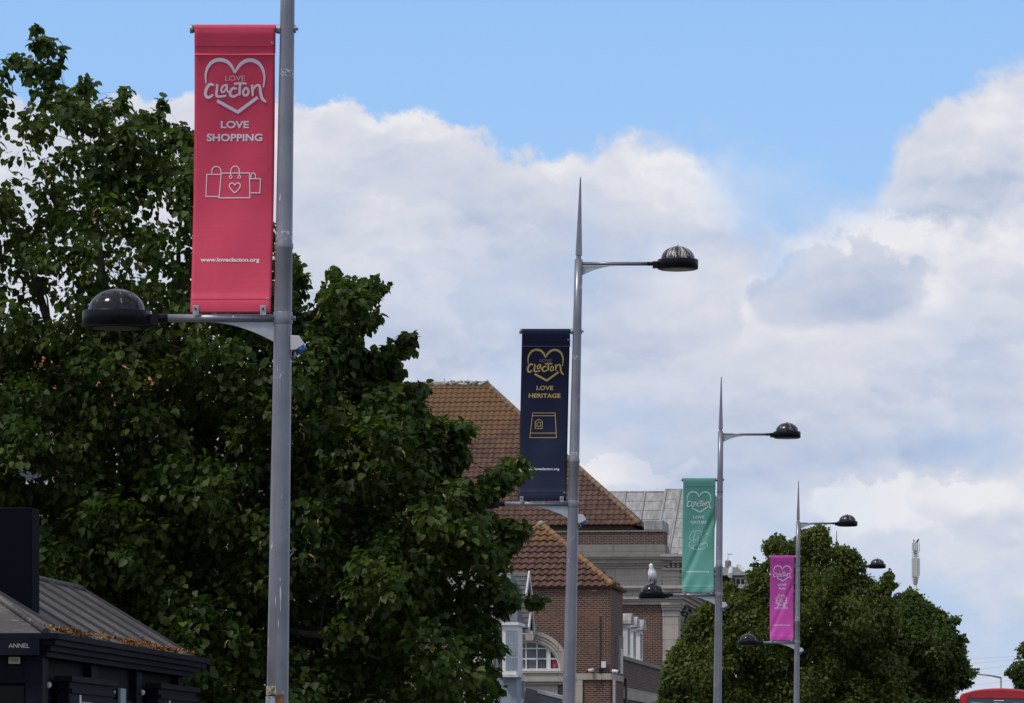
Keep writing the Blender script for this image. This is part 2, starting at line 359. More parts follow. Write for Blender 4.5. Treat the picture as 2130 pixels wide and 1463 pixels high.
def dome_col(amount):
    def f(k):
        x, y, z = k.sep(oc(k)); a = k.m('ARCTAN2', y, x)
        n = k.noise(k.xyz(k.m('MULTIPLY', k.m('COSINE', a), 6.0), k.m('MULTIPLY', k.m('SINE', a), 6.0), k.m('MULTIPLY', z, 5.0)), 1.0, 6, 0.72, 0.2)
        fine = k.noise(oc(k), 45.0, 4, 0.6)
        s = k.ss(k.m('MULTIPLY_ADD', k.m('SUBTRACT', fine, 0.5), 0.25, n), 0.70-amount*0.20, 0.76-amount*0.18)
        return k.mix(k.m('MULTIPLY', s, 0.9), (.008,.008,.011, 1), (.50,.49,.47, 1))
    return f
M['dome'] = pbr('smoked_dome', dome_col(0.35), 0.15, spec=0.38)
M['dome_streaked'] = pbr('dropping_streaked_dome', dome_col(1.0), 0.4, spec=0.4)
M['dome_dusty'] = pbr('dusty_dome', dome_col(0.62), 0.25, spec=0.5)
M['socket'] = pbr('pale_grey_plastic', (.50,.50,.52), 0.5)
M['socket_blue'] = pbr('blue_plastic', (.02,.11,.42), 0.35)
M['rust'] = pbr('rusty_steel', mottled((.30,.11,.03), (.10,.05,.03), 18.0), 0.85)
M['tape'] = pbr('peeling_label', mottled((.48,.42,.30), (.10,.08,.06), 14.0, 5, .45, .6), 0.7)
M['tape_grey'] = pbr('scuffed_metal_label', mottled((.42,.43,.46), (.12,.12,.13), 16.0, 5, .45, .6), 0.5, metal=0.3)

def cloth_mat(name, c):
    m = bpy.data.materials.new(name); m.use_nodes = True; k = NT(m.node_tree)
    b = k.n['Principled BSDF']; out = k.n['Material Output']
    p = oc(k); x, y, z = k.sep(p)
    w = k.noise(k.xyz(k.m('MULTIPLY', x, 1.5), 0, k.m('MULTIPLY', z, 30.0)), 1.0, 4, 0.6)
    col = k.mix(1.0, (*c, 1), k.ramp(w, [(0.3, (.95,.95,.95)), (0.7, (1.03,1.03,1.03))]), 'MULTIPLY')
    k.put(b.inputs['Base Color'], col); b.inputs['Roughness'].default_value = 0.55; b.inputs['Specular IOR Level'].default_value = 0.35
    tr = k.new('ShaderNodeBsdfTranslucent'); k.put(tr.inputs[0], col)
    mx = k.new('ShaderNodeMixShader'); mx.inputs[0].default_value = 0.22
    k.l.new(b.outputs[0], mx.inputs[1]); k.l.new(tr.outputs[0], mx.inputs[2]); k.l.new(mx.outputs[0], out.inputs[0])
    bn = k.new('ShaderNodeBump'); bn.inputs['Strength'].default_value = 0.25; bn.inputs['Distance'].default_value = 0.004
    b2 = k.new('ShaderNodeBump'); b2.inputs['Strength'].default_value = 0.5; b2.inputs['Distance'].default_value = 0.025; k.l.new(k.noise(k.xyz(k.m('MULTIPLY', k.m('ADD', x, k.m('MULTIPLY', z, .35)), 3.2), y, k.m('MULTIPLY', z, 1.6)), 1.0, 5, 0.5, 0.6), b2.inputs['Height']); k.l.new(b2.outputs[0], bn.inputs['Normal'])
    k.l.new(k.noise(k.xyz(k.m('MULTIPLY', x, 2.0), y, k.m('MULTIPLY', z, 7.0)), 1.0, 4, 0.55), bn.inputs['Height']); k.l.new(bn.outputs[0], b.inputs['Normal'])
    return m

def leaf_mat(name, dark, mid, light, trans=0.35):
    m = bpy.data.materials.new(name); m.use_nodes = True; k = NT(m.node_tree)
    b = k.n['Principled BSDF']; out = k.n['Material Output']; r = attr(k, 'leafvar')
    col = k.ramp(r, [(0.0, dark), (0.55, mid), (0.93, light), (1.0, (light[0]*1.35, light[1]*1.1, light[2]))])
    k.put(b.inputs['Base Color'], col); b.inputs['Roughness'].default_value = 0.5; b.inputs['Specular IOR Level'].default_value = 0.22
    tr = k.new('ShaderNodeBsdfTranslucent'); k.put(tr.inputs[0], k.mix(1.0, col, (1.5, 1.6, .6, 1), 'MULTIPLY'))
    mx = k.new('ShaderNodeMixShader'); mx.inputs[0].default_value = trans
    k.l.new(b.outputs[0], mx.inputs[1]); k.l.new(tr.outputs[0], mx.inputs[2]); k.l.new(mx.outputs[0], out.inputs[0])
    return m
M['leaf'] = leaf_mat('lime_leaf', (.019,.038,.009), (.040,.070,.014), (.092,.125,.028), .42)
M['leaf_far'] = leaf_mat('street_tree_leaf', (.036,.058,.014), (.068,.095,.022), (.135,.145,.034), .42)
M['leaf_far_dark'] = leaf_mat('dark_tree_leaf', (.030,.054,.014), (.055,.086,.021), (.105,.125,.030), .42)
M['bract'] = pbr('tan_flower_bract', (.26,.17,.06), 0.7)
M['bark'] = pbr('grey_brown_bark', mottled((.035,.028,.022), (.07,.058,.045), 12.0), 0.95, spec=0.1)
M['bark'].node_tree.nodes['Principled BSDF'].inputs['Roughness'].default_value = 0.95

# ------------------------------------------------------------------ setting: ground, road, pavements
def asphalt(k): return k.mix(k.ss(k.noise(oc(k), 0.7, 8, 0.7), .35, .7), (.045,.045,.047, 1), (.065,.065,.065, 1))
def paving(k):
    x, y, z = k.sep(oc(k)); t = k.new('ShaderNodeTexBrick'); k.put(t.inputs['Vector'], k.xyz(x, y, 0))
    for nme, val in (('Scale', 1.0), ('Mortar Size', 0.006), ('Brick Width', 0.6), ('Row Height', 0.45)): t.inputs[nme].default_value = val
    t.inputs['Color1'].default_value = (.20,.185,.165, 1); t.inputs['Color2'].default_value = (.16,.15,.135, 1); t.inputs['Mortar'].default_value = (.07,.065,.06, 1)
    return k.mix(k.m('MULTIPLY', k.ss(k.noise(oc(k), 1.5, 7, 0.7), .5, .7), .4), t.outputs['Color'], (.10,.095,.09, 1))
M['asphalt'] = pbr('asphalt', asphalt, 0.9, spec=0.2); M['paving'] = pbr('paving_slabs', paving, 0.9, spec=0.2)
M['grass'] = pbr('rough_ground', mottled((.05,.075,.03), (.09,.10,.06), 0.2), 0.95); M['line'] = pbr('road_paint', (.7,.7,.68), 0.8)
M['kerb'] = pbr('kerb_stone', mottled((.26,.25,.24), (.18,.175,.17), 3.0), 0.9)
g = MB(); g.add([(-2500,-300,-.12),(2500,-300,-.12),(2500,4000,-.12),(-2500,4000,-.12)], [(0,1,2,3)]); tag(g.build('ground', M['grass']), kind='structure')
SX = 0.118                                               # the street runs off to the right
def strip(name, a, b, y0, y1, z, mat, thick=0.0):
    g = MB()
    P = [(a+SX*y0, y0), (b+SX*y0, y0), (b+SX*y1, y1), (a+SX*y1, y1)]
    if thick: g.hexa([(x, y, z-thick) for x, y in P], [(x, y, z) for x, y in P])
    else: g.add([(x, y, z) for x, y in P], [(0,1,2,3)])
    return tag(g.build(name, mat), kind='structure')
strip('road', -2.6, 9.0, -60, 600, -0.112, M['asphalt'])
strip('pavement', -16, -2.9, -60, 400, 0.0, M['paving'], 0.11)
strip('kerb', -2.9, -2.6, -60, 400, 0.004, M['kerb'], 0.115)
strip('far_kerb', 9.0, 9.3, -60, 400, 0.004, M['kerb'], 0.115)
strip('far_pavement', 9.3, 16, -60, 400, 0.0, M['paving'], 0.11)
g = MB()
for i in range(60):
    y = -30+i*6.0; g.add([(3.1+SX*y, y, -.108), (3.22+SX*y, y, -.108), (3.22+SX*(y+3), y+3, -.108), (3.1+SX*(y+3), y+3, -.108)], [(0,1,2,3)])
tag(g.build('road_marking', M['line']), kind='structure')

# ------------------------------------------------------------------ printed marks for the banners
def text_pts(s, bold=0.0):
    """2D mesh of a line of text, normalised to its own bounding box (0..1, 0..1)"""
    cu = bpy.data.curves.new('t', 'FONT'); cu.body = s; cu.size = 1.0; cu.offset = bold; cu.resolution_u = 4
    o = bpy.data.objects.new('t', cu); COL.objects.link(o)
    dg = bpy.context.evaluated_depsgraph_get(); me = bpy.data.meshes.new_from_object(o.evaluated_get(dg))
    v = [tuple(q.co[:2]) for q in me.vertices]; f = [tuple(p.vertices) for p in me.polygons]
    COL.objects.unlink(o); bpy.data.objects.remove(o); bpy.data.curves.remove(cu); bpy.data.meshes.remove(me)
    xs = [a for a, _ in v]; ys = [b for _, b in v]; x0, x1, y0, y1 = min(xs), max(xs), min(ys), max(ys)
    return [((a-x0)/(x1-x0), (b-y0)/(y1-y0)) for a, b in v], f
class Print:
    """flat artwork in the photo pixels of the nearest banner: list of (x, y, layer)"""
    def __init__(s): s.v = []; s.f = []; s.layer = 0
    def text(s, body, x0, x1, y0, y1, bold=0.0):
        v, f = text_pts(body, bold); b = len(s.v)
        s.v += [(x0+(x1-x0)*a, y1+(y0-y1)*c, 0) for a, c in v]; s.f += [tuple(i+b for i in q) for q in f]
    def stroke(s, pts, wid, closed=False, smooth=3, cap=True):
        P = [Vector(p[:2]) for p in pts]; n0 = len(P)
        Wd = list(wid) if hasattr(wid, '__len__') else [wid]*n0
        for _ in range(smooth if n0 > 2 else 0):               # corner cutting
            Q = []; R = []; n = len(P)
            rng = range(n if closed else n-1)
            if not closed: Q.append(P[0]); R.append(Wd[0])
            for i in rng:
                a, b = P[i], P[(i+1) % n]; wa, wb = Wd[i], Wd[(i+1) % n]
                Q += [a*.75+b*.25, a*.25+b*.75]; R += [wa*.75+wb*.25, wa*.25+wb*.75]
            if not closed: Q.append(P[-1]); R.append(Wd[-1])
            P, Wd = Q, R
            if len(P) > 60: break
        n = len(P); s.layer += 1; b0 = len(s.v); L = s.layer
        for i in range(n):
            a = P[i-1] if (i > 0 or closed) else P[i]; c = P[(i+1) % n] if (i < n-1 or closed) else P[i]
            p = P[i]; d1 = (p-a); d2 = (c-p)
            d1 = d1.normalized() if d1.length > 1e-6 else d2.normalized(); d2 = d2.normalized() if d2.length > 1e-6 else d1
            t = (d1+d2); t = t.normalized() if t.length > 1e-6 else d1
            nn = Vector((-t.y, t.x)); k = min(1.8, 1/max(0.3, abs(nn.dot(Vector((-d1.y, d1.x))))))
            h = Wd[i]/2*k
            s.v += [(*(p+nn*h), L), (*(p-nn*h), L)]
        for i in range(n if closed else n-1):
            j = (i+1) % n; s.f.append((b0+2*i, b0+2*i+1, b0+2*j+1, b0+2*j))
        if cap and not closed:
            for idx, sg in ((0, -1), (n-1, 1)):
                p = P[idx]; q = P[1] if idx == 0 else P[-2]; t = (p-q).normalized(); nn = Vector((-t.y, t.x)); r = Wd[idx]/2
                b = len(s.v); s.v += [(*(p+nn*r*cos(a)+t*r*sin(a)), L) for a in [pi*j/8 for j in range(9)]]
                s.f.append(tuple(range(b, b+9)))
    def circle(s, cx, cy, r, w, n=24): s.stroke([(cx+r*cos(2*pi*i/n), cy+r*sin(2*pi*i/n)) for i in range(n)], w, True, 0)
    def scaled(s, k, ox, oy, w=1.0):
        return lambda x, y: (x*k+ox, y*k+oy)
def logo():
    """the open heart with the brush-lettered town name"""
    p = Print(); K = 1/3.657; T = lambda a: [(x*K+380, y*K+30) for x, y in a]
    w = lambda l: [q*K for q in l] if hasattr(l, '__len__') else l*K
    p.stroke(T([(180,524),(174,470),(183,418),(212,374),(252,351),(300,348),(345,364),(378,400),(398,447)]), w([10,14,20,25,27,28,26,22,12]), cap=False)
    p.stroke(T([(398,447),(422,402),(458,366),(505,349),(552,356),(592,384),(617,430),(626,482),(616,552)]), w([12,22,26,28,28,25,20,15,10]), cap=False)
    p.stroke(T([(264,652),(421,735),(572,626)]), w(24), smooth=0, cap=False)
    H = Print()
    H.stroke(T([(234,534),(210,527),(186,552),(172,595),(182,626),(206,628),(228,610)]), w([17,22,23,23,22,21,15]))
    H.stroke(T([(264,536),(262,575),(256,620),(288,622),(330,614)]), w([17,19,20,17,14]))
    H.stroke(T([(334,536),(308,541),(293,570),(302,592),(324,582),(338,546)]), w([13,15,15,15,13,13]))
    H.stroke(T([(338,536),(338,570),(352,592)]), w([15,15,11]))
    H.stroke(T([(408,562),(386,556),(362,582),(362,612),(388,624),(418,606)]), w([16,19,20,20,19,14]))
    H.stroke(T([(398,526),(440,521),(482,524)]), w([16,18,16]))
    H.stroke(T([(440,524),(436,560),(434,604)]), w([18,20,18]))
    H.stroke(T([(476,558),(456,590),(474,616),(500,606),(504,574),(486,556)]), w(17), closed=True)
    H.stroke(T([(530,540),(533,580),(534,610)]), w([18,19,15]))
    H.stroke(T([(536,570),(562,534),(590,538),(594,590),(606,636),(630,656)]), w([14,18,20,22,22,18]))
    return p, H
LOGO = logo()
def small_love():
    p = Print(); p.text('LOVE', 469, 510, 157.5, 167.5, 0.0); return p
def heart(p, cx, cy, s, w):
    pts = [(0,-.45),(.12,-.72),(.42,-.95),(.78,-.85),(.98,-.5),(.88,-.1),(.45,.42),(0,.85),(-.45,.42),(-.88,-.1),(-.98,-.5),(-.78,-.85),(-.42,-.95),(-.12,-.72)]
    p.stroke([(cx+a*s, cy+b*s) for a, b in pts], w, True, 1)
def icon_bags():
    p = Print(); K = 1/3.657; T = lambda a: [(x*K+380, y*K+30) for x, y in a]; w = 2.1
    p.stroke(T([(298,1206),(190,1206),(186,1374),(284,1376)]), w, smooth=0, cap=False)
    p.stroke(T([(300,1196),(516,1196),(522,1386),(286,1386)]), w, True, 0)
    p.stroke(T([(228,1204),(228,1165),(244,1148),(262,1144),(282,1150),(296,1168),(297,1196)]), w, smooth=1, cap=False)
    p.stroke(T([(372,1212),(372,1170),(386,1148),(405,1141),(424,1148),(438,1170),(438,1212)]), w, smooth=1, cap=False)
    for x in (372, 438): p.circle(x*K+380, 1226*K+30, 3.0, 1.6, 14)
    heart(p, 405*K+380, 1312*K+30, 44*K, 2.2)
    p.stroke(T([(520,1240),(600,1240),(598,1348),(528,1348)]), w, smooth=0, cap=False)
    p.stroke(T([(526,1238),(528,1206),(544,1192),(560,1206),(564,1238)]), w, smooth=1, cap=False)
    return p
def icon_tower():
    # second banner crop: scale 3.25 about (1020,660); its pixels per metre 149.6 against 250.7
    p = Print(); q = lambda x, y: (597+((x/3.25+1020)-1199)*1.676, 60+((y/3.25+660)-686)*1.676); T = lambda a: [q(*t) for t in a]; w = 2.0
    p.stroke(T([(294,634),(446,634),(458,802),(278,802)]), w, True, 0)
    p.stroke(T([(292,653),(448,653)]), w, smooth=0); p.stroke(T([(281,771),(455,771)]), w, smooth=0)
    p.stroke(T([(313,740),(313,692),(337,675),(361,692),(361,740)]), w, True, 0)
    p.stroke(T([(325,725),(325,702),(337,694),(349,702),(349,725)]), w, True, 0)
    return p
def icon_nature():
    p = Print(); s = 2.507; q = lambda x, y: (597+((x/4.57+1320)-1498)*s, 60+((y/4.57+980)-998)*s); T = lambda a: [q(*t) for t in a]; w = 2.4
    p.stroke(T([(556,665),(534,650),(532,620),(546,608),(548,580),(572,568),(590,578)]), w, smooth=2)
    p.stroke(T([(602,662),(576,655),(568,628),(584,610),(578,590),(596,570),(620,566),(642,578),(648,600),(640,612),(660,632),(652,656),(628,662)]), w, smooth=2)
    p.stroke(T([(612,690),(612,626)]), w, smooth=0); p.stroke(T([(612,652),(626,634)]), w, smooth=0); p.stroke(T([(572,682),(572,655)]), w, smooth=0)
    p.stroke(T([(540,674),(524,700),(540,732),(590,752),(650,750),(700,728),(706,700),(684,680)]), w, smooth=2)
    p.stroke(T([(572,748),(562,722),(584,702),(640,695),(672,684),(668,672)]), w, smooth=2)
    p.stroke(T([(626,750),(610,728),(630,706),(680,694),(690,682)]), w, smooth=2)
    p.stroke(T([(652,568),(664,576),(678,566)]), w*.8, smooth=0); p.stroke(T([(690,598),(702,604),(714,590)]), w*.8, smooth=0)
    return p
def icon_wheel():
    p = Print(); s = 3.376; q = lambda x, y: (597+((x/3.63+1520)-1660.5)*s, 60+((y/3.63+1060)-1158)*s); w = 3.0
    cx, cy = q(390, 686); R = 40/3.63*s; r = 20/3.63*s
    p.circle(cx, cy, R, w, 32); p.circle(cx, cy, R*.80, w*.6, 28); p.circle(cx, cy, R*.2, w*.8, 12)
    for i in range(8):
        a = 2*pi*i/8+pi/8*0
        p.stroke([(cx+R*.2*cos(a), cy+R*.2*sin(a)), (cx+R*cos(a), cy+R*sin(a))], w*.6, smooth=0)
        p.circle(cx+R*1.12*cos(a+pi/8), cy+R*1.12*sin(a+pi/8), R*.11, w*.6, 8)
    T = lambda a: [q(*t) for t in a]
    p.stroke(T([(384,692),(360,742)]), w, smooth=0); p.stroke(T([(396,692),(422,742)]), w, smooth=0)
    p.stroke(T([(372,722),(410,722)]), w*.8, smooth=0)
    p.stroke(T([(342,750),(436,750),(436,741),(342,741)]), w*.8, True, 0)
    return p

# ------------------------------------------------------------------ lamp posts
ARM_L, ARM_U, ROD = 5.42, 8.76, 7.82
ZREF = 5.42
def lamp_head(parent, x, z, side, dome, tilt=0.0):
    """a dome-topped lantern on the end of an arm; side -1 to the left, +1 to the right"""
    root = MB()
    brim = MB().rev([(0.0,-.068),(.19,-.070),(.255,-.066),(.283,-.055),(.285,.06),(.280,.070),(.236,.072),(.232,.06)], (x, 0, z), 48)
    brim.box(min(x+side*-.27, x+side*-.35), max(x+side*-.27, x+side*-.35), -.05, .05, z-.045, z+.045)
    b = brim.build('lamp_housing', M['brim'], parent)
    d = MB().rev([(.236*cos(t), .074+.185*sin(t)) for t in [pi/2*i/14 for i in range(14)]]+[(0.0, .259)], (0, 0, 0), 48)
    d.rev([(.012,.255),(.012,.275),(.0,.278)], (0, 0, 0), 10)
    dm = d.build('dome', M[dome], b); dm.location = (x, 0, z)
    ln = MB().rev([(0.0,-.078),(.13,-.076),(.20,-.071)], (x, 0, z), 36).build('lens', M['lens'], b)
    return b
def gusset(parent, z, side, pole_r, lean, L=0.56, H=0.17):
    zt = z-.033; x0 = lean*(z-ZREF)+side*(pole_r-.01)
    pts = [(x0, zt)]+[(x0+side*L*(i/12), zt-H*(1-i/12)**1.9) for i in range(12, -1, -1)]
    return MB().extr(pts if side > 0 else pts[::-1], -.006, .006).build('gusset_plate', M['gusset'], parent)
def pole_d(z): return 0.183-(z-2.28)*0.0111
def street_lamp(px, py, Y, lean, label, domes, top=True, junk=False, tie=False, socket=True):
    X = (px-CX)*Y/F
    root = empty('street_lamp', (X, Y, 0))
    tag(root, label, 'street lamp', 'double-armed street lamps along the kerb')
    ax = lambda z: lean*(z-ZREF)
    zs = [0.0, 0.02, 1.2, 2.3, 3.2, 4.2, 5.2, 5.98, 6.0, 6.03, 6.05, 7.0, 8.0, 8.82]
    m = MB(); m.tube([(ax(z), 0, z) for z in zs], [pole_d(max(z, .0))/2*(1.10 if 5.99 < z < 6.04 else 1.0) for z in zs], 28)
    m.rev([(.15,0),(.15,.03),(.11,.05)], (ax(0), 0, 0), 20)
    m.build('pole', M['post'], root)
    f = MB().rev([(.034,8.80),(.034,8.875)], (ax(8.84), 0, 0), 16)
    n = 12; z0, z1 = 8.875, 9.97
    f.tube([(ax(z0), 0, z0), (ax(z0+.05), 0, z0+.05), (ax(z0+.35), 0, z0+.35), (ax(z1-.04), 0, z1-.04), (ax(z1), 0, z1)], [.047, .045, .034, .010, .003], 6, smooth=False)
    f.build('spike_finial', M['post'], root)
    for (z, side, dome) in ((ARM_L, -1, domes[0]), (ARM_U, 1, domes[1])):
        r = pole_d(z)/2; x0 = ax(z); ra = .034 if side < 0 else .026
        a = MB().tube([(x0+side*(r-.02), 0, z), (x0+side*.96, 0, z)], ra, 18)
        a.rev([(r+.004, z-.05), (r+.006, z-.045), (r+.006, z+.045), (r+.004, z+.05)], (x0, 0, 0), 20) if side < 0 else None
        if side < 0: a.tube([(x0+r-.01, 0, z), (x0+r+.03, 0, z)], .022, 6, smooth=False)
        arm = a.build('arm', M['post'], root)
        MB().tube([(x0+side*.955, 0, z), (x0+side*1.10, 0, z)], ra+.002, 16).build('arm_sleeve', M['brim'], arm)
        lamp_head(root, x0+side*1.38, z-.015, side, dome)
        g = gusset(root, z, side, r, lean, .56 if side < 0 else .46, .17 if side < 0 else .13)
    # banner rod with end cap, collar and bolt
    z = ROD; r = pole_d(z)/2; x0 = ax(z)
    b = MB().tube([(x0-r+.01, 0, z), (x0-.80, 0, z)], .031, 16)
    rod = b.build('banner_rod', M['post'], root)
    MB().tube([(x0-.78, 0, z), (x0-.805, 0, z)], .037, 16).build('rod_end_cap', M['zinc'], rod); c = MB().tube([(x0-r+.005, 0, z), (x0-r-.028, 0, z)], .04, 8, smooth=False)
    c.build('rod_collar', M['zinc'], rod)
    MB().tube([(x0+r-.01, 0, z), (x0+r+.012, 0, z)], .034, 8, smooth=False).tube([(x0+r, 0, z), (x0+r+.032, 0, z)], .014, 6, smooth=False).build('bolt', M['zinc'], rod)
    if socket:
        z = 5.20; r = pole_d(z)/2; x0 = ax(z)+r
        s = MB().extr([(x0-.01, z+.075), (x0+.065, z+.072), (x0+.112, z+.0), (x0+.04, z-.045), (x0-.01, z-.05)], -.045, .045)
        so = s.build('power_socket', M['socket'], root, bevel=.006)
        d = Vector((.62, 0, -.78)); p = Vector((x0+.068, 0, z-.022))
        MB().tube([p, p+d*.045], .040, 16).build('socket_cap', M['socket_blue'], so)
        MB().tube([(x0+.03, 0, z-.05), (x0+.03, 0, z-.09), (x0+.01, 0, z-.115)], .013, 8).build('cable_gland', M['zinc'], so)
    if tie:
        z = 7.56; MB().rev([(pole_d(z)/2+.003, z-.008), (pole_d(z)/2+.006, z), (pole_d(z)/2+.003, z+.008)], (ax(z), 0, 0), 24).build('cable_tie', M['cable'], root)
    if junk:
        z = 2.28; x0 = ax(z)
        t = MB().box(x0-.088, x0-.002, -.103, -.075, 2.29, 2.365); t.build('torn_label', M['tape'], root, bevel=.004)
        t = MB().box(x0-.092, x0-.012, -.108, -.075, 2.08, 2.280); t.build('scuffed_label', M['tape_grey'], root, bevel=.004)
        t = MB().box(x0-.004, x0+.055, -.106, -.07, 2.10, 2.30); t.build('rusty_bracket', M['rust'], root, bevel=.005)
        for (dx, z0, z1, w) in ((.018, 2.98, 3.20, .006), (-.022, 3.02, 3.12, .004), (.004, 2.84, 2.93, .004)):
            r = pole_d(z0)/2; a = atan2(dx, 1)
            y = -sqrt(r*r-dx*dx)-.0015
            sc_ = MB(); xx = ax((z0+z1)/2)+dx
            sc_.add([(xx-w, y+.001, z1-.03), (xx, y, z1), (xx+w, y, z1-.05), (xx+w*.8, y, z0+.02), (xx, y, z0), (xx-w*.5, y+.001, z0+.03)], [(0,1,2,3,4,5)]); sc_.build('paint_scratch', M['white_dirty'], root)
    return root, X, lean

LAMPS = [
 (588.5, 663, 35.5, .0145, 'nearest grey street lamp with tall pole beside the red shopping banner', ('dome', 'dome')),
 (1192.5, 1046, 59.5, .0220, 'grey street lamp carrying the navy heritage banner, streaked dome on its upper right arm', ('dome_dusty', 'dome_streaked')),
 (1495, 1238, 89.0, .0120, 'grey street lamp carrying the green nature banner, gull on its left dome', ('dome', 'dome_dusty')),
 (1658, 1336, 120.0, .0090, 'grey street lamp carrying the pink fun banner in front of the trees', ('dome', 'dome_dusty')),
 (1738, 1400, 144.0, .0080, 'far street lamp whose right dome and spike just clear the treetop', ('dome', 'dome_dusty')),
 (1796, 1430, 170.0, .0080, 'farthest street lamp, only its dark right dome showing between the two trees', ('dome', 'dome')),
]
for i, (px, py, Y, lean, lab, dm) in enumerate(LAMPS):
    street_lamp(px, py, Y, lean, lab, dm, junk=(i == 0), tie=(i in (2, 3)))

# ------------------------------------------------------------------ banners
def banner(lamp, cloth_rgb, ink_rgb, love_rgb, words, icon, label, url_rgb, belly=.11, fold=0.0, seed=0):
    px, _, Y, lean = lamp[:4]; X = (px-CX)*Y/F
    root = empty('banner', (X, Y, ROD)); tag(root, label, 'banner', 'love banners hung from the lamp posts')
    x1, x0 = -.098, -.766; ztop, zbot = ROD+.036, 5.462
    rnd = random.Random(seed); ph = [rnd.uniform(0, 6) for _ in range(6)]
    def S(x, z, off=0.0):
        v = (ztop-z)/(ztop-zbot); u = (x-x0)/(x1-x0)
        y = belly*sin(pi*max(0.0, (v-.03)/.97))*(1.0-.2*v)
        y += .006*sin(7*u+9*v+ph[0])*v*(1-v)*4 + .004*sin(23*v+2*u+ph[1])*v
        if v > .93: y -= .012*sin((v-.93)/.07*pi)                # the lower pocket bulges
        if v < .035: y -= .0
        if fold:
            d = (u-1.05+1.0*(v-.25)/.62)                          # a long crease from upper right to lower left
            a = fold*math.exp(-(d/.10)**2)*max(0.0, min(1.0, (v-.22)/.15))*max(0.0, min(1.0, (1-v)/.1))
            y += a*(.6+d*6)
            y += fold*.6*sin(14*u+10*v)*max(0, v-.85)*6*max(0.0, min(1.0, (1-v)/.05))
        return Vector((x+lean*(z-ZREF), y-.036-off, z-ROD))
    # cloth: front sheet, pockets round rod and lower bar, back sheet
    nu, nv = 26, 170; vs = []; fs = []
    for sgn in (0, 1):
        for j in range(nv+1):
            z = ztop-.036+(zbot-(ztop-.036))*j/nv
            for i in range(nu+1):
                p = S(x0+(x1-x0)*i/nu, z); vs.append((p.x, p.y+sgn*.003, p.z))
    N = (nu+1)*(nv+1)
    for sgn in (0, 1):
        for j in range(nv):
            for i in range(nu):
                a = sgn*N+j*(nu+1)+i; fs.append((a, a+1, a+nu+2, a+nu+1))
    for j in range(nv):
        for i in (0, nu):
            a = j*(nu+1)+i; fs.append((a, a+nu+1, a+nu+1+N, a+N))
    for i in range(nu): a = nv*(nu+1)+i; fs.append((a, a+1, a+1+N, a+N))
    m = MB(); m.add(vs, fs, True)
    # pocket over the rod
    sec = [(-.0365*cos(t), .0365*sin(t)) for t in [pi*i/12 for i in range(13)]]+[(.034,-.05),(.012,-.19),(.0,-.215)]
    zr = 0.0; pv = []; pf = []
    xl = x0+lean*(ROD-ZREF)-.001; xr = x1+lean*(ROD-ZREF)+.001
    for xx in [xl+(xr-xl)*i/10 for i in range(11)]:
        for (yy, zz) in sec: pv.append((xx-(.0 if zz > -.1 else 0), yy, zz))
    ns = len(sec)
    for i in range(10):
        for j in range(ns-1): a = i*ns+j; pf.append((a, a+1, a+ns+1, a+ns))
    m.add(pv, pf, True)
    cloth = m.build('cloth', cloth_mat(words[1].lower()+'_cloth', cloth_rgb), root)
    seam = MB()
    for zz in (ztop-.175, zbot+.115):
        pts = [S(x0+.004+(x1-x0-.008)*i/20, zz, .002) for i in range(21)]; seam.tube(pts, .0022, 6)
    seam.build('seam', cloth_mat(words[1].lower()+'_seam', tuple(c*.85 for c in cloth_rgb)), cloth)
    # artwork in nearest banner pixels
    def place(P, name, col, lift=.004):
        bm = bmesh.new(); ppm = 250.7
        vv = []
        for (x, y, L) in P.v:
            zz = EYE+(HY-y)/ppm+(ROD-(EYE+(HY-62)/ppm)); xx = (x-597)/ppm*1.0+.000+lamp_fix
            vv.append(bm.verts.new((xx, -L*.00025, zz)))
        for f in P.f:
            try: bm.faces.new([vv[i] for i in f])
            except ValueError: pass
        zs = [v.co.z for v in bm.verts]; xs = [v.co.x for v in bm.verts]
        if name != 'web_address':
            z = min(zs)+.02
            while z < max(zs):
                bmesh.ops.bisect_plane(bm, geom=list(bm.verts)+list(bm.edges)+list(bm.faces), plane_co=(0,0,z), plane_no=(0,0,1)); z += .02
            x = min(xs)+.03
            while x < max(xs):
                bmesh.ops.bisect_plane(bm, geom=list(bm.verts)+list(bm.edges)+list(bm.faces), plane_co=(x,0,0), plane_no=(1,0,0)); x += .03
        for v in bm.verts:
            o = -v.co.y; p = S(v.co.x, v.co.z, lift+o); v.co = p
        bmesh.ops.recalc_face_normals(bm, faces=bm.faces)
        me = bpy.data.meshes.new(name); bm.to_mesh(me); bm.free(); me.materials.append(col)
        o = bpy.data.objects.new(name, me); COL.objects.link(o); o.parent = cloth; return o
    lamp_fix = 0.0
    ink = pbr(words[1].lower()+'_ink', ink_rgb, 0.6); lv = pbr(words[1].lower()+'_love_ink', love_rgb, 0.6); uk = pbr(words[1].lower()+'_web_ink', url_rgb, 0.6)
    place(LOGO[0], 'heart_outline', ink); place(LOGO[1], 'town_name', ink, .006); place(small_love(), 'small_love', lv)
    t = Print(); t.text(words[0], 460, 518.5, 249, 264, .028); place(t, 'title', ink)
    hw = words[2]; t = Print(); t.text(words[1], 489-hw, 489+hw, 275.5, 291, .026); place(t, 'title', ink)
    place(icon, 'picture', ink)
    t = Print(); t.text('www.loveclacton.org', 423, 545.5, 536, 547.5, .032); place(t, 'web_address', uk)
    # eyelets and the two clamp plates
    for (ex, ez) in ((x1-.022, ztop-.155), (x1-.028, zbot+.115)):
        e = MB(); c = S(ex, ez, .004)
        e.tube([(c.x+.009*cos(2*pi*i/12), c.y, c.z+.009*sin(2*pi*i/12)) for i in range(13)], .0035, 6, caps=False); e.build('eyelet', M['zinc'], cloth)
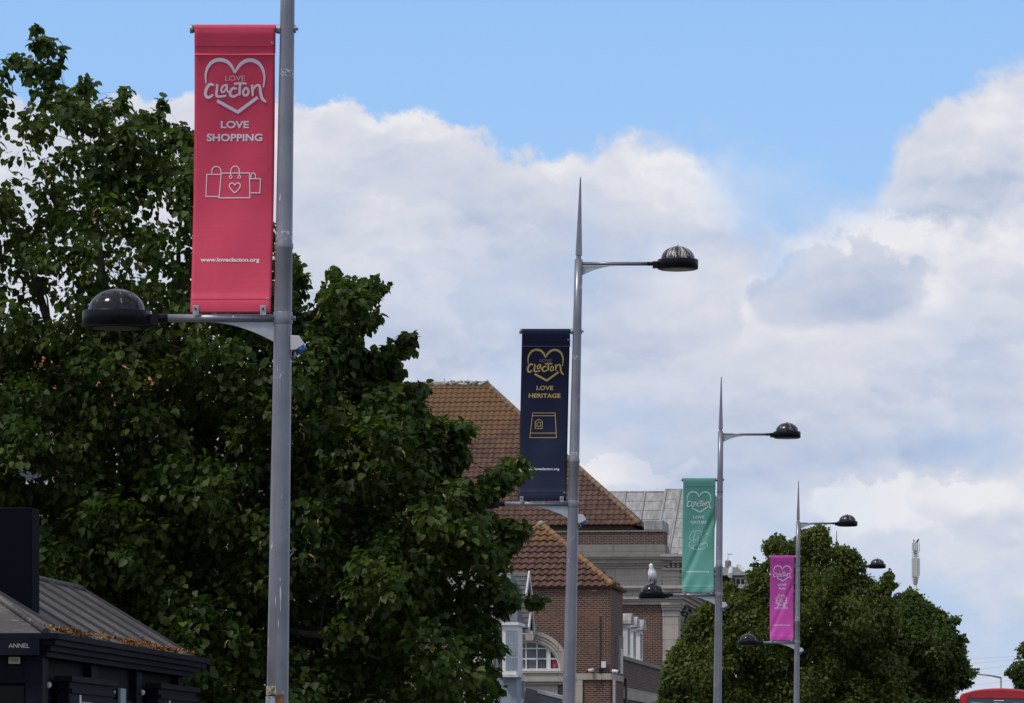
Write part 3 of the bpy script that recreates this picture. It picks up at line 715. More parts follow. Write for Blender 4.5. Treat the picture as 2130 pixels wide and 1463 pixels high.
    for cxp in (x0+.045, x1-.065):
        c = S(cxp, zbot+.03, .0)
        p = MB().box(c.x-.026, c.x+.026, c.y-.010, c.y-.004, c.z-.055, c.z+.030)
        cl = p.build('clamp_plate', M['zinc'], root, bevel=.006)
        MB().tube([(c.x, c.y-.018, c.z), (c.x, c.y-.008, c.z)], .011, 6, smooth=False).build('bolt', M['cable'], cl)
    return root
WHT = (.62,.58,.66)
banner(LAMPS[0], (.74,.072,.145), (.70,.62,.72), (.62,.50,.58), ('LOVE', 'SHOPPING', 58), icon_bags(),
       'red hanging banner reading LOVE SHOPPING with three outlined shopping bags', (.75,.68,.72), belly=.19, seed=1)
banner(LAMPS[1], (.005,.011,.046), (.50,.35,.12), (.20,.20,.26), ('LOVE', 'HERITAGE', 55.5), icon_tower(),
       'navy hanging banner reading LOVE HERITAGE in gold letters with a round tower', (.55,.55,.62), belly=.20, seed=2)
banner(LAMPS[2], (.15,.43,.36), (.55,.72,.70), (.26,.50,.45), ('LOVE', 'NATURE', 42), icon_nature(),
       'sea green hanging banner reading LOVE NATURE with trees beside a winding path', (.62,.76,.74), belly=.15, fold=.040, seed=3)
banner(LAMPS[3], (.62,.085,.45), (.72,.60,.74), (.62,.35,.55), ('LOVE', 'FUN', 22), icon_wheel(),
       'bright pink hanging banner reading LOVE FUN with an outlined big wheel', (.70,.55,.68), belly=.15, fold=.030, seed=4)

# ------------------------------------------------------------------ gull on the third lamp
def gull():
    Y = 89.0; c = W(1357, 1196, Y); base = W(1357, 1210, Y)
    lampx = (1495-CX)*Y/F; zf = ARM_L-.015+.259
    root = empty('seagull', (c.x, Y, zf)); tag(root, 'white gull with grey wings standing on the black lamp dome', 'gull')
    m = MB(); R = Matrix.Rotation(radians(-8), 3, 'Y')
    prof = [(-.105,.012),(-.085,.045),(-.04,.080),(.02,.092),(.075,.086),(.12,.064),(.15,.046),(.172,.042),(.20,.046),(.225,.040),(.243,.022),(.249,.004)]
    vs = []; n = 18
    for (z, r) in prof:
        for k in range(n):
            a = 2*pi*k/n; vs.append(R @ Vector((r*cos(a)*.95, r*sin(a)*1.12+(-.03 if z > .14 else .02*(1-(z+.1)/.3)), z))+Vector((0, 0, .165)))
    fs = [(i*n+k, i*n+(k+1) % n, (i+1)*n+(k+1) % n, (i+1)*n+k) for i in range(len(prof)-1) for k in range(n)]
    m.add(vs, fs+[tuple(range(n))], True)
    body = m.build('body', pbr('gull_white', (.74,.74,.76), 0.7), root)
    w = MB().ell((.055, .05, .115), (.045, .075, .115), rot=Matrix.Rotation(radians(-14), 3, 'Y')); w.build('wing', pbr('gull_grey', (.26,.28,.31), 0.7), body)
    w = MB().ell((-.045, .07, .13), (.035, .06, .11), rot=Matrix.Rotation(radians(8), 3, 'Y')); w.build('wing', M['stone'] if False else bpy.data.materials['gull_grey'], body)
    MB().ell((.045, .10, .02), (.02, .03, .05)).build('tail', M['black'], body)
    MB().tube([(-.005, -.075, .375), (-.012, -.125, .366)], [.010, .003], 8).build('beak', pbr('gull_beak', (.55,.38,.08), 0.5), body)
    lg = pbr('gull_leg', (.42,.30,.26), 0.6)
    MB().tube([(.0, 0, .07), (.0, -.004, .035), (.002, 0, .0)], .006, 8).tube([(.002,.0,.004),(-.01,-.04,.003)], .004, 6).tube([(.002,.0,.004),(.02,-.035,.003)], .004, 6).build('leg', lg, body)
gull()

# ------------------------------------------------------------------ trees
def inpoly(P, x, y):
    r = np.zeros(x.shape, bool); n = len(P)
    for i in range(n):
        x0, y0 = P[i]; x1, y1 = P[(i+1) % n]
        if y0 == y1: continue
        c = ((y0 > y) != (y1 > y)) & (x < (x1-x0)*(y-y0)/(y1-y0)+x0); r ^= c
    return r
def edgedist(P, x, y):
    d = np.full(x.shape, 1e9); n = len(P)
    for i in range(n):
        ax, ay = P[i]; bx, by = P[(i+1) % n]; dx, dy = bx-ax, by-ay; L = dx*dx+dy*dy
        t = np.clip(((x-ax)*dx+(y-ay)*dy)/L, 0, 1); d = np.minimum(d, np.hypot(x-ax-t*dx, y-ay-t*dy))
    return d
LEAF = np.array([(0,0,0), (-.30,-.02,.05), (-.50,.30,.10), (-.34,.70,.06), (0,1.08,-.10), (.34,.70,.06), (.50,.30,.10), (.30,-.02,.05), (0,.5,-.02)])
LEAF_F = [(0,1,2,8), (8,2,3,4), (0,8,6,7), (8,4,5,6)]
LEAF2 = np.array([(0,0,0), (-.42,.42,.08), (0,1.0,-.05), (.42,.42,.08)]); LEAF2_F = [(0,1,2), (0,2,3)]
def leaves_object(name, pos, dirs, nrm, size, var, mat, parent, simple=False):
    L, LF = (LEAF2, LEAF2_F) if simple else (LEAF, LEAF_F)
    n = len(pos); d = dirs/np.linalg.norm(dirs, axis=1)[:, None]
    s = np.cross(d, nrm); s /= (np.linalg.norm(s, axis=1)[:, None]+1e-9); u = np.cross(s, d)
    V = pos[:, None, :]+size[:, None, None]*(L[None, :, 0:1]*s[:, None, :]+L[None, :, 1:2]*d[:, None, :]+L[None, :, 2:3]*u[:, None, :])
    k = len(L); V = V.reshape(-1, 3); fl = len(LF[0]); nf = len(LF)
    idx = (np.arange(n)[:, None, None]*k+np.array(LF)[None]).reshape(-1)
    me = bpy.data.meshes.new(name); me.vertices.add(len(V)); me.vertices.foreach_set('co', V.astype(np.float32).ravel())
    me.loops.add(len(idx)); me.loops.foreach_set('vertex_index', idx.astype(np.int32))
    me.polygons.add(n*nf); me.polygons.foreach_set('loop_start', np.arange(0, len(idx), fl, dtype=np.int32))
    a = me.attributes.new('leafvar', 'FLOAT', 'FACE'); a.data.foreach_set('value', np.repeat(var, nf).astype(np.float32))
    me.update(calc_edges=True); me.validate()
    me.materials.append(mat); o = bpy.data.objects.new(name, me); COL.objects.link(o); o.parent = parent; return o
def ragged(P, big, small, step, seed):
    """the traced crown outline with leafy sprays and bays cut into it"""
    rnd = random.Random(seed); out = []; n = len(P); tot = 0.0; ph = [rnd.uniform(0, 6.28) for _ in range(6)]
    for i in range(n):
        a, b = Vector(P[i]), Vector(P[(i+1) % n]); L = (b-a).length; k = max(1, int(L/step)); t = (b-a)/max(L, 1e-6); nn = Vector((t.y, -t.x))
        for j in range(k):
            s_ = tot+L*j/k; w = sin(s_/big*1.9+ph[0])+.7*sin(s_/big*4.1+ph[1])+.5*sin(s_/big*7.3+ph[2])
            q = a+(b-a)*j/k+nn*(small*(.6*w+rnd.gauss(0, .55))); out.append((q.x, q.y))
        tot += L
    return out
def tree(outline, Y, thick, trunk_px, label, n_clu, per, leaf, rclu, mat, seed, holes=(), trunk_r=.2, fork=3.0, limbs=16, simple=False, bracts=0, gap=.0, group=None, shell=.6, dens=None, rag=None):
    rng = np.random.default_rng(seed); k = Y/F
    if rag: outline = ragged(outline, *rag, seed)
    O = [((x-CX)*k, EYE+(HY-y)*k) for x, y in outline]
    H = [((x-CX)*k, EYE+(HY-y)*k, rx*k, ry*k) for x, y, rx, ry in holes]
    base = W(trunk_px, HY, Y); root = empty('tree', (base.x, Y, 0)); tag(root, label, 'tree', group)
    xs = [p[0] for p in O]; zs = [p[1] for p in O]; C = []; R = []
    tot = 0
    while tot < n_clu:
        m = n_clu*3; x = rng.uniform(min(xs), max(xs), m); z = rng.uniform(max(min(zs), .8), max(zs), m)
        if not C:                                            # sprays along the outline of the crown
            E = np.array(O); L_ = np.hypot(*(np.roll(E, -1, 0)-E).T); ne = int(n_clu*.30)
            i_ = rng.choice(len(E), ne, p=L_/L_.sum()); t_ = rng.uniform(0, 1, ne)[:, None]; q_ = E[i_]*(1-t_)+np.roll(E, -1, 0)[i_]*t_+rng.normal(0, leaf*1.3, (ne, 2))
            x = np.concatenate([q_[:, 0], x[:n_clu//2]]); z = np.concatenate([q_[:, 1], z[:n_clu//2]]); q2 = z > .8; x = x[q2]; z = z[q2]
        ok = inpoly(O, x, z); x = x[ok]; z = z[ok]
        d = edgedist(O, x, z)
        ok = d > leaf*.35; x = x[ok]; z = z[ok]; d = d[ok]
        t = np.sqrt(np.clip(thick**2-(thick-np.minimum(d*1.5, thick))**2, .01, None))
        t = t*(.64+.36*np.sin(x*2.6/(leaf*9)+seed)*np.sin(z*2.9/(leaf*9)+1.3*np.sin(x*1.7)))
        y = rng.uniform(-1, 1, len(x)); y = np.sign(y)*np.abs(y)**shell*t
        keep = np.ones(len(x), bool)
        for hx, hz, rx, rz in H:
            keep &= ((x-hx)/rx)**2+((z-hz)/rz)**2 > rng.uniform(.7, 1.35, len(x))
        if gap:
            g_ = .9/(leaf*9)**.5; xg, yg, zg = x*g_, y*g_, z*g_; w = np.sin(xg*3.1+1.3*np.sin(zg*2.3)+yg*1.7+seed)+np.sin(zg*3.7+1.1*np.sin(yg*2.9)+xg*1.1)+np.sin(yg*3.3+zg*1.9+2.0*np.sin(xg*2.0))
            keep &= w > -3+gap*3*rng.uniform(.7, 1.2, len(x))
        if dens: keep &= rng.uniform(0, 1, len(x)) < dens(x/k+CX, HY-(z-EYE)/k)
        x, y, z, d = x[keep], y[keep], z[keep], d[keep]
        C.append(np.stack([x, y+Y, z], 1)); R.append(np.minimum(rclu, d*.9+leaf*.5)); tot += len(x)
    C = np.concatenate(C)[:n_clu]; R = np.concatenate(R)[:n_clu]
    # limbs: trunk, forks, then a twig to every clump
    top = np.array([base.x, Y, fork]); m = MB()
    tp = [(base.x, Y, -.1), (base.x+.02, Y, .5), (base.x-.03, Y+.02, fork*.6), tuple(top)]
    m.tube(tp, [trunk_r*1.35, trunk_r*1.05, trunk_r*.9, trunk_r*.82], 14)
    m.v = [(a-base.x, b-Y, c) for a, b, c in m.v]
    m.build('trunk', M['bark'], root)
    br = MB()
    ends = C[rng.choice(len(C), limbs, replace=False)]
    for _ in range(6):
        lab = np.argmin(((C[:, None]-ends[None])**2).sum(2), 1)
        ends = np.array([C[lab == i].mean(0) if (lab == i).any() else ends[i] for i in range(limbs)])
    nodes = [top]; nr = [trunk_r*.6]
    q_ = C[(C[:, 2] > np.quantile(C[:, 2], .86)) & (C[:, 2] < np.quantile(C[:, 2], .93))]; leader = q_[np.argmin(abs(q_[:, 0]-q_[:, 0].mean()))]
    ends = np.vstack([ends, leader])
    for e in ends:
        e = e+(e-top)*.25*0
        mid = top+(e-top)*.45+np.array([0, 0, .28*abs(np.linalg.norm((e-top)[:2]))])+rng.normal(0, .12, 3)*leaf*8
        P = [(1-t)**2*top+2*t*(1-t)*mid+t*t*e for t in np.linspace(0, 1, 9)]
        P = [p+rng.normal(0, .03, 3)*(leaf*9) if 0 < i < 8 else p for i, p in enumerate(P)]
        r0 = trunk_r*rng.uniform(.38, .6); rad = [r0*(1-.93*(i/8)**.8) for i in range(9)]
        br.tube(P, rad, 7)
        for p, r in zip(P[2:], rad[2:]): nodes.append(p); nr.append(r)
    NA = np.array(nodes)
    for c in C[rng.permutation(len(C))]:
        dv = NA-c; dd = (dv**2).sum(1)+np.where(dv[:, 2] > 0.15, 4.0*dv[:, 2]**2+.3, 0)
        j = int(np.argmin(dd)); a = NA[j]; L = np.linalg.norm(c-a)
        if L < .05: continue
        mid = (a+c)/2+np.array([0, 0, .12*L])+rng.normal(0, .05, 3)*L
        r0 = min(nr[j]*.6, .006+.012*L)
        br.tube([a, mid, c], [r0, r0*.6, r0*.25+.002], 4, caps=False)
        if len(nodes) < 600 and L > .25:
            nodes.append(mid); nr.append(r0*.8); NA = np.array(nodes)
    br.v = [(a-base.x, b-Y, c) for a, b, c in br.v]
    br.build('branches', M['bark'], root)
    # leaves, hanging round each clump
    n = len(C)*per; ci = np.repeat(np.arange(len(C)), per)
    off = rng.normal(0, 1, (n, 3)); off /= np.linalg.norm(off, axis=1)[:, None]; off *= (rng.uniform(0, 1, n)**.45)[:, None]*R[ci][:, None]
    off[:, 2] *= .8
    P = C[ci]+off; ok = inpoly(O, P[:, 0], P[:, 2]) | (rng.uniform(0, 1, n) < .10)
    for hx, hz, rx, rz in H: ok &= (((P[:, 0]-hx)/rx)**2+((P[:, 2]-hz)/rz)**2 > .45) | (rng.uniform(0, 1, n) < .12)
    P = P[ok]; off = off[ok]; ci = ci[ok]; n = len(P)
    d = off/(np.linalg.norm(off, axis=1)[:, None]+1e-6)*.7+rng.normal(0, .45, (n, 3)); d[:, 2] -= .75
    nm = off/(np.linalg.norm(off, axis=1)[:, None]+1e-6)*.5+rng.normal(0, .45, (n, 3)); nm[:, 2] += .8
    cv = np.clip(.5+.28*np.sin(C[:,0]*1.9/(leaf*9))*np.sin(C[:,2]*2.3/(leaf*9)+C[:,1])+rng.normal(0,.22,len(C)), 0, 1)
    var = np.clip(.5*cv[ci]+.5*rng.uniform(0, 1, n), 0, 1); var[rng.uniform(0, 1, n) < .012] = 1.0
    P = P-np.array([base.x, Y, 0])
    leaves_object('crown', P, d, nm, leaf*np.clip(rng.normal(.86, .24, n), .35, 1.25), var, M[mat], root, simple)
    if bracts:
        fr = rng.choice(n, bracts, replace=False); b = MB(); sg = rng.normal(0, 1, (bracts, 2))
        for i, q in zip(fr, sg):
            p = Vector(P[i]); h = Vector((q[0]*.03, -.03, 0)); w_ = Vector((.007, 0, .003))
            pts = [p, p+h+Vector((0, -.02, .012)), p+h*1.8+Vector((0, -.02, -.02)), p+h*2+Vector((0, 0, -.06))]
            for a, c in zip(pts, pts[1:]): b.add([a-w_, a+w_, c+w_, c-w_], [(0,1,2,3)])
        b.build('flower_bracts', M['bract'], root)['kind'] = 'stuff'
    return root
BIG = [(-160,1560),(-160,150),(-60,120),(0,128),(40,108),(72,128),(90,120),(66,88),(58,48),(76,46),(98,66),(131,95),(122,140),(112,170),(140,185),(150,205),(168,190),(172,158),(186,150),(196,180),
       (240,158),(268,180),(262,205),(288,222),(345,203),(356,225),(335,250),(342,268),(385,262),(398,238),(420,280),(480,330),(540,430),(585,480),(632,500),(634,530),(612,548),(642,566),(632,590),(640,612),(612,628),(640,640),
       (680,590),(700,560),(735,570),(770,588),(806,572),(806,596),(780,620),(806,640),(800,660),(770,660),(768,690),(740,715),(760,735),(795,735),(812,712),(850,700),(882,694),(868,722),(838,735),(822,752),(862,772),(838,790),(800,790),
       (850,800),(905,808),(888,828),(868,832),(900,862),(955,880),(992,892),(985,908),(958,930),(975,950),(945,985),(990,1010),(1008,980),(1060,958),(1112,958),(1128,974),(1090,985),(1085,1010),(1040,1022),(1005,1050),(1045,1062),(1062,1085),(1108,1090),(1100,1118),(1088,1138),(1058,1158),(1062,1182),
       (1052,1212),(1078,1236),(1108,1234),(1138,1244),(1126,1257),(1080,1260),(1050,1285),(1044,1330),(1056,1352),(1032,1390),(1050,1430),(1030,1470),(1000,1560),(600,1590),(200,1570)]
def big_dens(x, y):
    d = np.ones(len(x)); d = np.where((y < 620) & (x < 640), .60, d); d = np.where((x < 130) & (y < 560), .50, d); d = np.where(y > 1000, 1.0, d); return d
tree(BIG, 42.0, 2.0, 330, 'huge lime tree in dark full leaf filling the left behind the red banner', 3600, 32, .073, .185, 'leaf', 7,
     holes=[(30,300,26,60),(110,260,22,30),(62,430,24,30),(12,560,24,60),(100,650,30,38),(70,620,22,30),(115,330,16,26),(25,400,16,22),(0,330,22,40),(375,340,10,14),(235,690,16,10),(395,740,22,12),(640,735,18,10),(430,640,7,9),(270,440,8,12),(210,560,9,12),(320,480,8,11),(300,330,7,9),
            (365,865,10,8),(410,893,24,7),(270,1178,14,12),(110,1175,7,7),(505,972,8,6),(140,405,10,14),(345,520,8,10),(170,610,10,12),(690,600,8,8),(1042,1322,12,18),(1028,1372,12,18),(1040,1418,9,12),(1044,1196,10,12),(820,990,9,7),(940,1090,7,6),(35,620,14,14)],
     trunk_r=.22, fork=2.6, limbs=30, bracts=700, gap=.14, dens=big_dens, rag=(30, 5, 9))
GRP = 'trees beyond the lamp posts'
TB = [(1350,1560),(1372,1450),(1366,1400),(1392,1388),(1385,1360),(1405,1345),(1402,1325),(1428,1315),(1430,1290),(1458,1275),(1462,1250),(1482,1228),(1500,1240),(1520,1218),(1545,1222),(1545,1195),(1568,1185),(1590,1178),(1580,1160),(1600,1148),(1582,1145),(1600,1120),(1640,1118),(1662,1100),(1700,1096),(1716,1110),
      (1722,1128),(1745,1135),(1764,1128),(1768,1148),(1780,1160),(1798,1155),(1802,1185),(1830,1205),(1868,1208),(1866,1226),(1840,1228),(1836,1242),(1866,1262),(1880,1320),(1900,1560)]
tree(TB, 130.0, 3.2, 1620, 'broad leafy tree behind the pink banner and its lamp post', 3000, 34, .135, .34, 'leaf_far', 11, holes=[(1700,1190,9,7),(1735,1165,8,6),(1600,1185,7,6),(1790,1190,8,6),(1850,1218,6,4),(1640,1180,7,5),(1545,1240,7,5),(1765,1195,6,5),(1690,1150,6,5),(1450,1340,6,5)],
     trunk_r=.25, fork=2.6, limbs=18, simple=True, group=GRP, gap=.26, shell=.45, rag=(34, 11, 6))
TC = [(1640,1560),(1690,1400),(1740,1300),(1800,1255),(1850,1240),(1872,1240),(1895,1226),(1918,1230),(1930,1240),(1945,1256),(1966,1268),(1976,1292),(1986,1280),(1986,1312),(1999,1302),(2004,1330),(1996,1345),(2012,1355),(2008,1375),(2029,1380),(2026,1398),(2004,1404),(2016,1424),(1995,1440),(1985,1560)]
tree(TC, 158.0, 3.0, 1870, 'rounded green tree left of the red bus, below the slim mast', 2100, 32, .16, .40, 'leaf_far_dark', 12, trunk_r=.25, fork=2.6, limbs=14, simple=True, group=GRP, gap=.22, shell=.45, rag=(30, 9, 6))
TD = [(2090,1398),(2102,1388),(2108,1372),(2120,1362),(2116,1350),(2140,1335),(2200,1310),(2300,1300),(2400,1330),(2420,1560),(2160,1500),(2132,1446),(2112,1424),(2108,1408)]
tree(TD, 150.0, 2.5, 2260, 'dark tree cut by the right edge above the bus roof', 900, 24, .17, .36, 'leaf_far_dark', 13, trunk_r=.25, fork=2.2, limbs=10, simple=True, group=GRP, rag=(26, 5, 5))

# ------------------------------------------------------------------ pantiled slopes
def pantiles(name, mat, parent, E0, ex, up, rows, rh, sL, sR, tw=.24, amp=.028, lift=.03, seed=1):
    """rows of pantiles: E0 eave start, ex unit vector along the eave, up unit vector up the slope, sL/sR limits at a height t"""
    rnd = np.random.default_rng(seed); E0 = Vector(E0); ex = Vector(ex).normalized(); up = Vector(up).normalized(); nn = ex.cross(up).normalized()
    if nn.z < 0: nn = -nn
    vs = []; fs = []; var = []
    for i in range(rows):
        t0, t1 = i*rh, (i+1)*rh+.02; a = min(sL(t0), sL(t1)); b = max(sR(t0), sR(t1))
        k0, k1 = int(math.floor(a/tw*6)), int(math.ceil(b/tw*6)); tv = {}
        prev = None
        jit = rnd.normal(0, .004)
        for kk in range(k0, k1+1):
            s = kk*tw/6; h = amp*(.5+.5*cos(2*pi*(s/tw)))**.8+jit
            c = []
            for (t, hh) in ((t0, -.01), (t0, h+lift), (t1, h)):
                ss_ = min(max(s, sL(min(t, t1-.02))), sR(min(t, t1-.02))); c.append(E0+ex*ss_+up*t+nn*hh)
            b0 = len(vs); vs += c
            if prev is not None:
                q = tv.setdefault((kk-1)//6, rnd.uniform())
                w0 = (vs[prev]-vs[b0]).length+(vs[prev+2]-vs[b0+2]).length
                if w0 > 1e-4:
                    fs += [(prev, b0, b0+1, prev+1), (prev+1, b0+1, b0+2, prev+2)]; var += [q*.5, q]
            prev = b0
    me = bpy.data.meshes.new(name); me.from_pydata([tuple(v) for v in vs], [], fs); me.update()
    at = me.attributes.new('tilevar', 'FLOAT', 'FACE'); at.data.foreach_set('value', np.array(var, np.float32))
    me.materials.append(mat); o = bpy.data.objects.new(name, me); COL.objects.link(o); o.parent = parent; return o
def ridge(name, mat, parent, a, b, r=.13, n=0, step=.33):
    """a run of half-round ridge tiles, each lapping the next"""
    a = Vector(a); b = Vector(b); L = (b-a).length; k = max(1, int(L/step)); m = MB()
    for i in range(k):
        p, q = a.lerp(b, i/k), a.lerp(b, (i+1.06)/k if i < k-1 else 1)
        m.tube([p, q], [r*1.0, r*.93], 10, smooth=True)
    return m.build(name, mat, parent)

# ------------------------------------------------------------------ building A: the big hall with the tiled hip roof and stone order
def hall():
    f = Frame(1377, 180.0); B = f.empty('town_hall'); tag(B, 'large brick and stone hall with broad brown pantiled hip roof', 'building')
    fr = f.front
    zt = lambda py, ly=0: fr(1377, py, ly).z
    xl = -22.0
    # brick body and side
    MB().box(xl, 0, 0, 30, 0, zt(1250)).build('wall', M['brick'], B)
    # stone order along the front: steps of the entablature, each 2-8 cm prouder than the last
    st = MB(); x1 = fr(1377, 0).x
    for (y0, y1, p) in ((1258,1251,.10),(1251,1247,.18),(1247,1242,.28),(1242,1237,.20),(1237,1228,.14),(1228,1224,.30),(1224,1219,.40)):
        st.box(xl, x1+.2+p*.1, -p, 30, zt(y0)+.002, zt(y1))
    st.build('lower_cornice', M['stone'], B)
    MB().box(xl, x1-.02, -.05, 30, zt(1219)+.002, zt(1182)).build('frieze', M['stone'], B)
    up = MB()
    for (y0, y1, p) in ((1182,1177,.16),(1177,1172,.28),(1172,1164,.44),(1164,1160,.62)): up.box(xl, x1+p, -p, 30, zt(y0)+.002, zt(y1))
    up.build('upper_cornice', M['stone'], B)
    MB().box(xl, x1+.70, -.70, 30, zt(1160)+.002, zt(1153)).build('cornice_top', M['stone_dark'], B)
    MB().box(xl, fr(1383,0).x, .0, 2.2, zt(1153)+.002, zt(1133)).build('parapet_band', M['stone_dark'], B)
    MB().box(xl, fr(1380,0).x, .06, 2.1, zt(1133)+.002, zt(1106)).build('parapet', M['brick_dark'], B)
    MB().box(xl, fr(1382,0).x, .0, 2.2, zt(1106)+.002, zt(1103)).build('coping', M['stone_dark'], B)
    z = zt(1103)+.002
    MB().box(fr(1338,0).x, fr(1379,0).x, .25, 3.0, z, zt(1081)).build('lead_box', M['lead'], B, bevel=.05)
    # main roof
    e = fr(1331, 1092, .5); xe = e.x; ze = e.z; yr = 7.6
    rdg = fr(1013, 800, yr); xr = rdg.x; zr = rdg.z; xl2 = xl-2.2
    MB().box(xl, xe-.35, .9, 15, zt(1153), ze-.02).build('soffit', M['soffit'], B)
    run = Vector((0, yr-.5, zr-ze)); L = run.length; up_ = run.normalized()
    W0 = xe-xl2; hipr = (xe-xr)/L; rows = 30; rh = L/rows
    mid = lambda t: W0-hipr*t
    pantiles('roof', M['tile_a'], B, (xl2, .5, ze), (1,0,0), up_, rows, rh, lambda t: min(hipr*t, W0/2), lambda t: W0-hipr*t, seed=4, tw=.25, amp=.055, lift=.036)
    # side slope to the street and back slope
    yb = yr*2-.5
    sv = Vector((xr-xe, yr-.5, zr-ze))
    m = MB(); m.add([(xe, .5, ze), (xr, yr, zr), (xr, yr+.4, zr), (xe, yb+.6, ze)], [(0,1,2,3)])
    m.add([(xl2, yb+.6, ze), (xe, yb+.6, ze), (xr, yr+.4, zr), (xl2+xe-xr, yr+.4, zr)], [(0,1,2,3)]); m.add([(xl2, .5, ze), (xl2+xe-xr, yr, zr), (xl2+xe-xr, yr+.4, zr), (xl2, yb+.6, ze)], [(0,1,2,3)])
    o = m.build('rear_roof', M['tile_a'], B)
    ridge('ridge_tiles', M['ridge_grey'], B, (xl2+xe-xr, yr, zr+.02), (xr, yr, zr+.02), .14)
    ridge('hip_tiles', M['ridge_brown'], B, (xr, yr, zr+.02), (xe, .5, ze+.04), .12)
    a = fr(925, 797, yr); MB().tube([(a.x, yr, zr), (a.x, yr, zr+.30)], .012, 6).build('aerial', M['cable'], B)
    # rough crust at the ridge end
    c = MB(); rnd = random.Random(3)
    for i in range(26):
        c.ell((xr-rnd.uniform(0, 1.6)**1.4+.05, yr-.1, zr+.10+rnd.uniform(-.1, .06)), (rnd.uniform(.04,.11), .08, rnd.uniform(.03,.08)), 7, 5)
    c.build('droppings_crust', M['white_dirty'], B)
    # lead roof behind: two bays of sheets with rolls, leaning with the slope
    def lead(name, px0, px1, pyt, pyb, lyt, lyb, skew, nb, xt_list):
        m = MB(); a = fr(px0, pyt, lyt); b = fr(px1, pyt, lyt); c = fr(px1-skew, pyb, lyb); d = fr(px0-skew, pyb, lyb)
        m.add([a, b, c, d], [(0,1,2,3)]); m.add([a, b, (b.x, b.y+6, b.z-.1), (a.x, a.y+6, a.z-.1)], [(0,1,2,3)]); m.add([b, (b.x, b.y+6, b.z-.1), (c.x, c.y+6, c.z), c], [(0,1,2,3)])
        o = m.build(name, M['lead'], B); r = MB()
        for t in xt_list:
            r.tube([a.lerp(b, t)+Vector((0,-.02,.01)), d.lerp(c, t)+Vector((0,-.02,.01))], .055, 8)
        for j in range(1, 7):
            p, q = a.lerp(d, j/7), b.lerp(c, j/7); r.tube([p+Vector((0,-.01,0)), q+Vector((0,-.01,0))], .018, 6)
        r.tube([a, b], .05, 8); r.build('lead_rolls', M['lead'], o)
    lead('lead_roof', 1235, 1388, 1024, 1160, 16, 10, 22, 3, (.16, .44, .70, .97))
    lead('lead_roof', 1384, 1478, 1019, 1160, 15, 9, 26, 3, (.02, .30, .34, .66, .98))
    # pilaster with moulded cap at the corner
    p = MB(); xa, xb = fr(1377.5,0).x, fr(1411,0).x
    p.box(xa+.02, xb, -.10, 1.2, 0, zt(1282)); pl = p.build('corner_pilaster', M['stone'], B)
    c = MB()
    for (y0, y1, q) in ((1282,1279,.03),(1279,1270,.0),(1270,1264,.06),(1264,1259,.12),(1259,1254,.18)): c.box(xa+.02-q*.3, xb+q, -.10-q, 1.2+q, zt(y0)+.002, zt(y1))
    c.build('pilaster_cap', M['stone'], pl)
    # the street front: entablature carried on carved columns, running away from us
    x2 = xb+.15
    s = MB()
    for (y0, y1, q) in ((1253,1247,.0),(1247,1240,.10),(1240,1233,.22),(1233,1226,.36),(1226,1219,.52)): s.box(x1+.05, x2+q, -.12-q, 13.5+q, zt(y0)+.003, zt(y1)-.001)
    s.box(x1-.01, x2-.15, -.02, 12.6, zt(1219)+.003, zt(1200)); s.box(x1-.01, x2-.1, -.07, 12.6, zt(1200)+.002, zt(1187))
    for (y0, y1, q) in ((1187,1182,.1),(1172,1166,.32),(1166,1160,.46),(1160,1155,.6)): s.box(x1-.01, x2+q-.02, -.12-q, 12.8+q, zt(y0)+.003, zt(y1)-.001)
    s.box(x1-.01, x2+.02, -.10, 12.8, zt(1182)+.003, zt(1172)-.001)
    s.build('portico_entablature', M['stone'], B)
    d = MB(); xx = x1+.25
    while xx < x2+.2: d.box(xx, xx+.10, -.26, -.10, zt(1181), zt(1173)); xx += .2
    yy = .0
    while yy < 12.5: d.box(x2+.02, x2+.2, yy, yy+.1, zt(1181), zt(1173)); yy += .2
    d.build('dentils', M['stone'], B)
    for i in range(4):
        yc = 2.2+i*2.9; cm = MB().rev([(.42,0),(.42,.3),(.36,.35),(.36,zt(1325)),(.33,zt(1325)+.02)], (x2-.45, yc, 0), 20)
        cl = cm.build('column', M['stone'], B); ca = MB(); zc = zt(1325)
        rnd = random.Random(i+5); ca.rev([(.33,0),(.36,.3),(.42,.7),(.50,1.0)], (x2-.45, yc, zc), 14)
        for k in range(36):
            a = rnd.uniform(0, 2*pi); h = rnd.uniform(.05, 1.1); r = .36+.16*h
            ca.ell((x2-.45+r*cos(a), yc+r*sin(a), zc+h), (.10, .10, .13), 7, 5)
        ca.box(x2-.95, x2+.05, yc-.5, yc+.5, zc+1.12, zt(1258)); ca.build('capital', M['stone_black'], cl)
    MB().box(x1-.01, x2-1.6, 1.2, 12, 0, zt(1258)).build('portico_wall', M['stone_dark'], B)
    return f
hall()

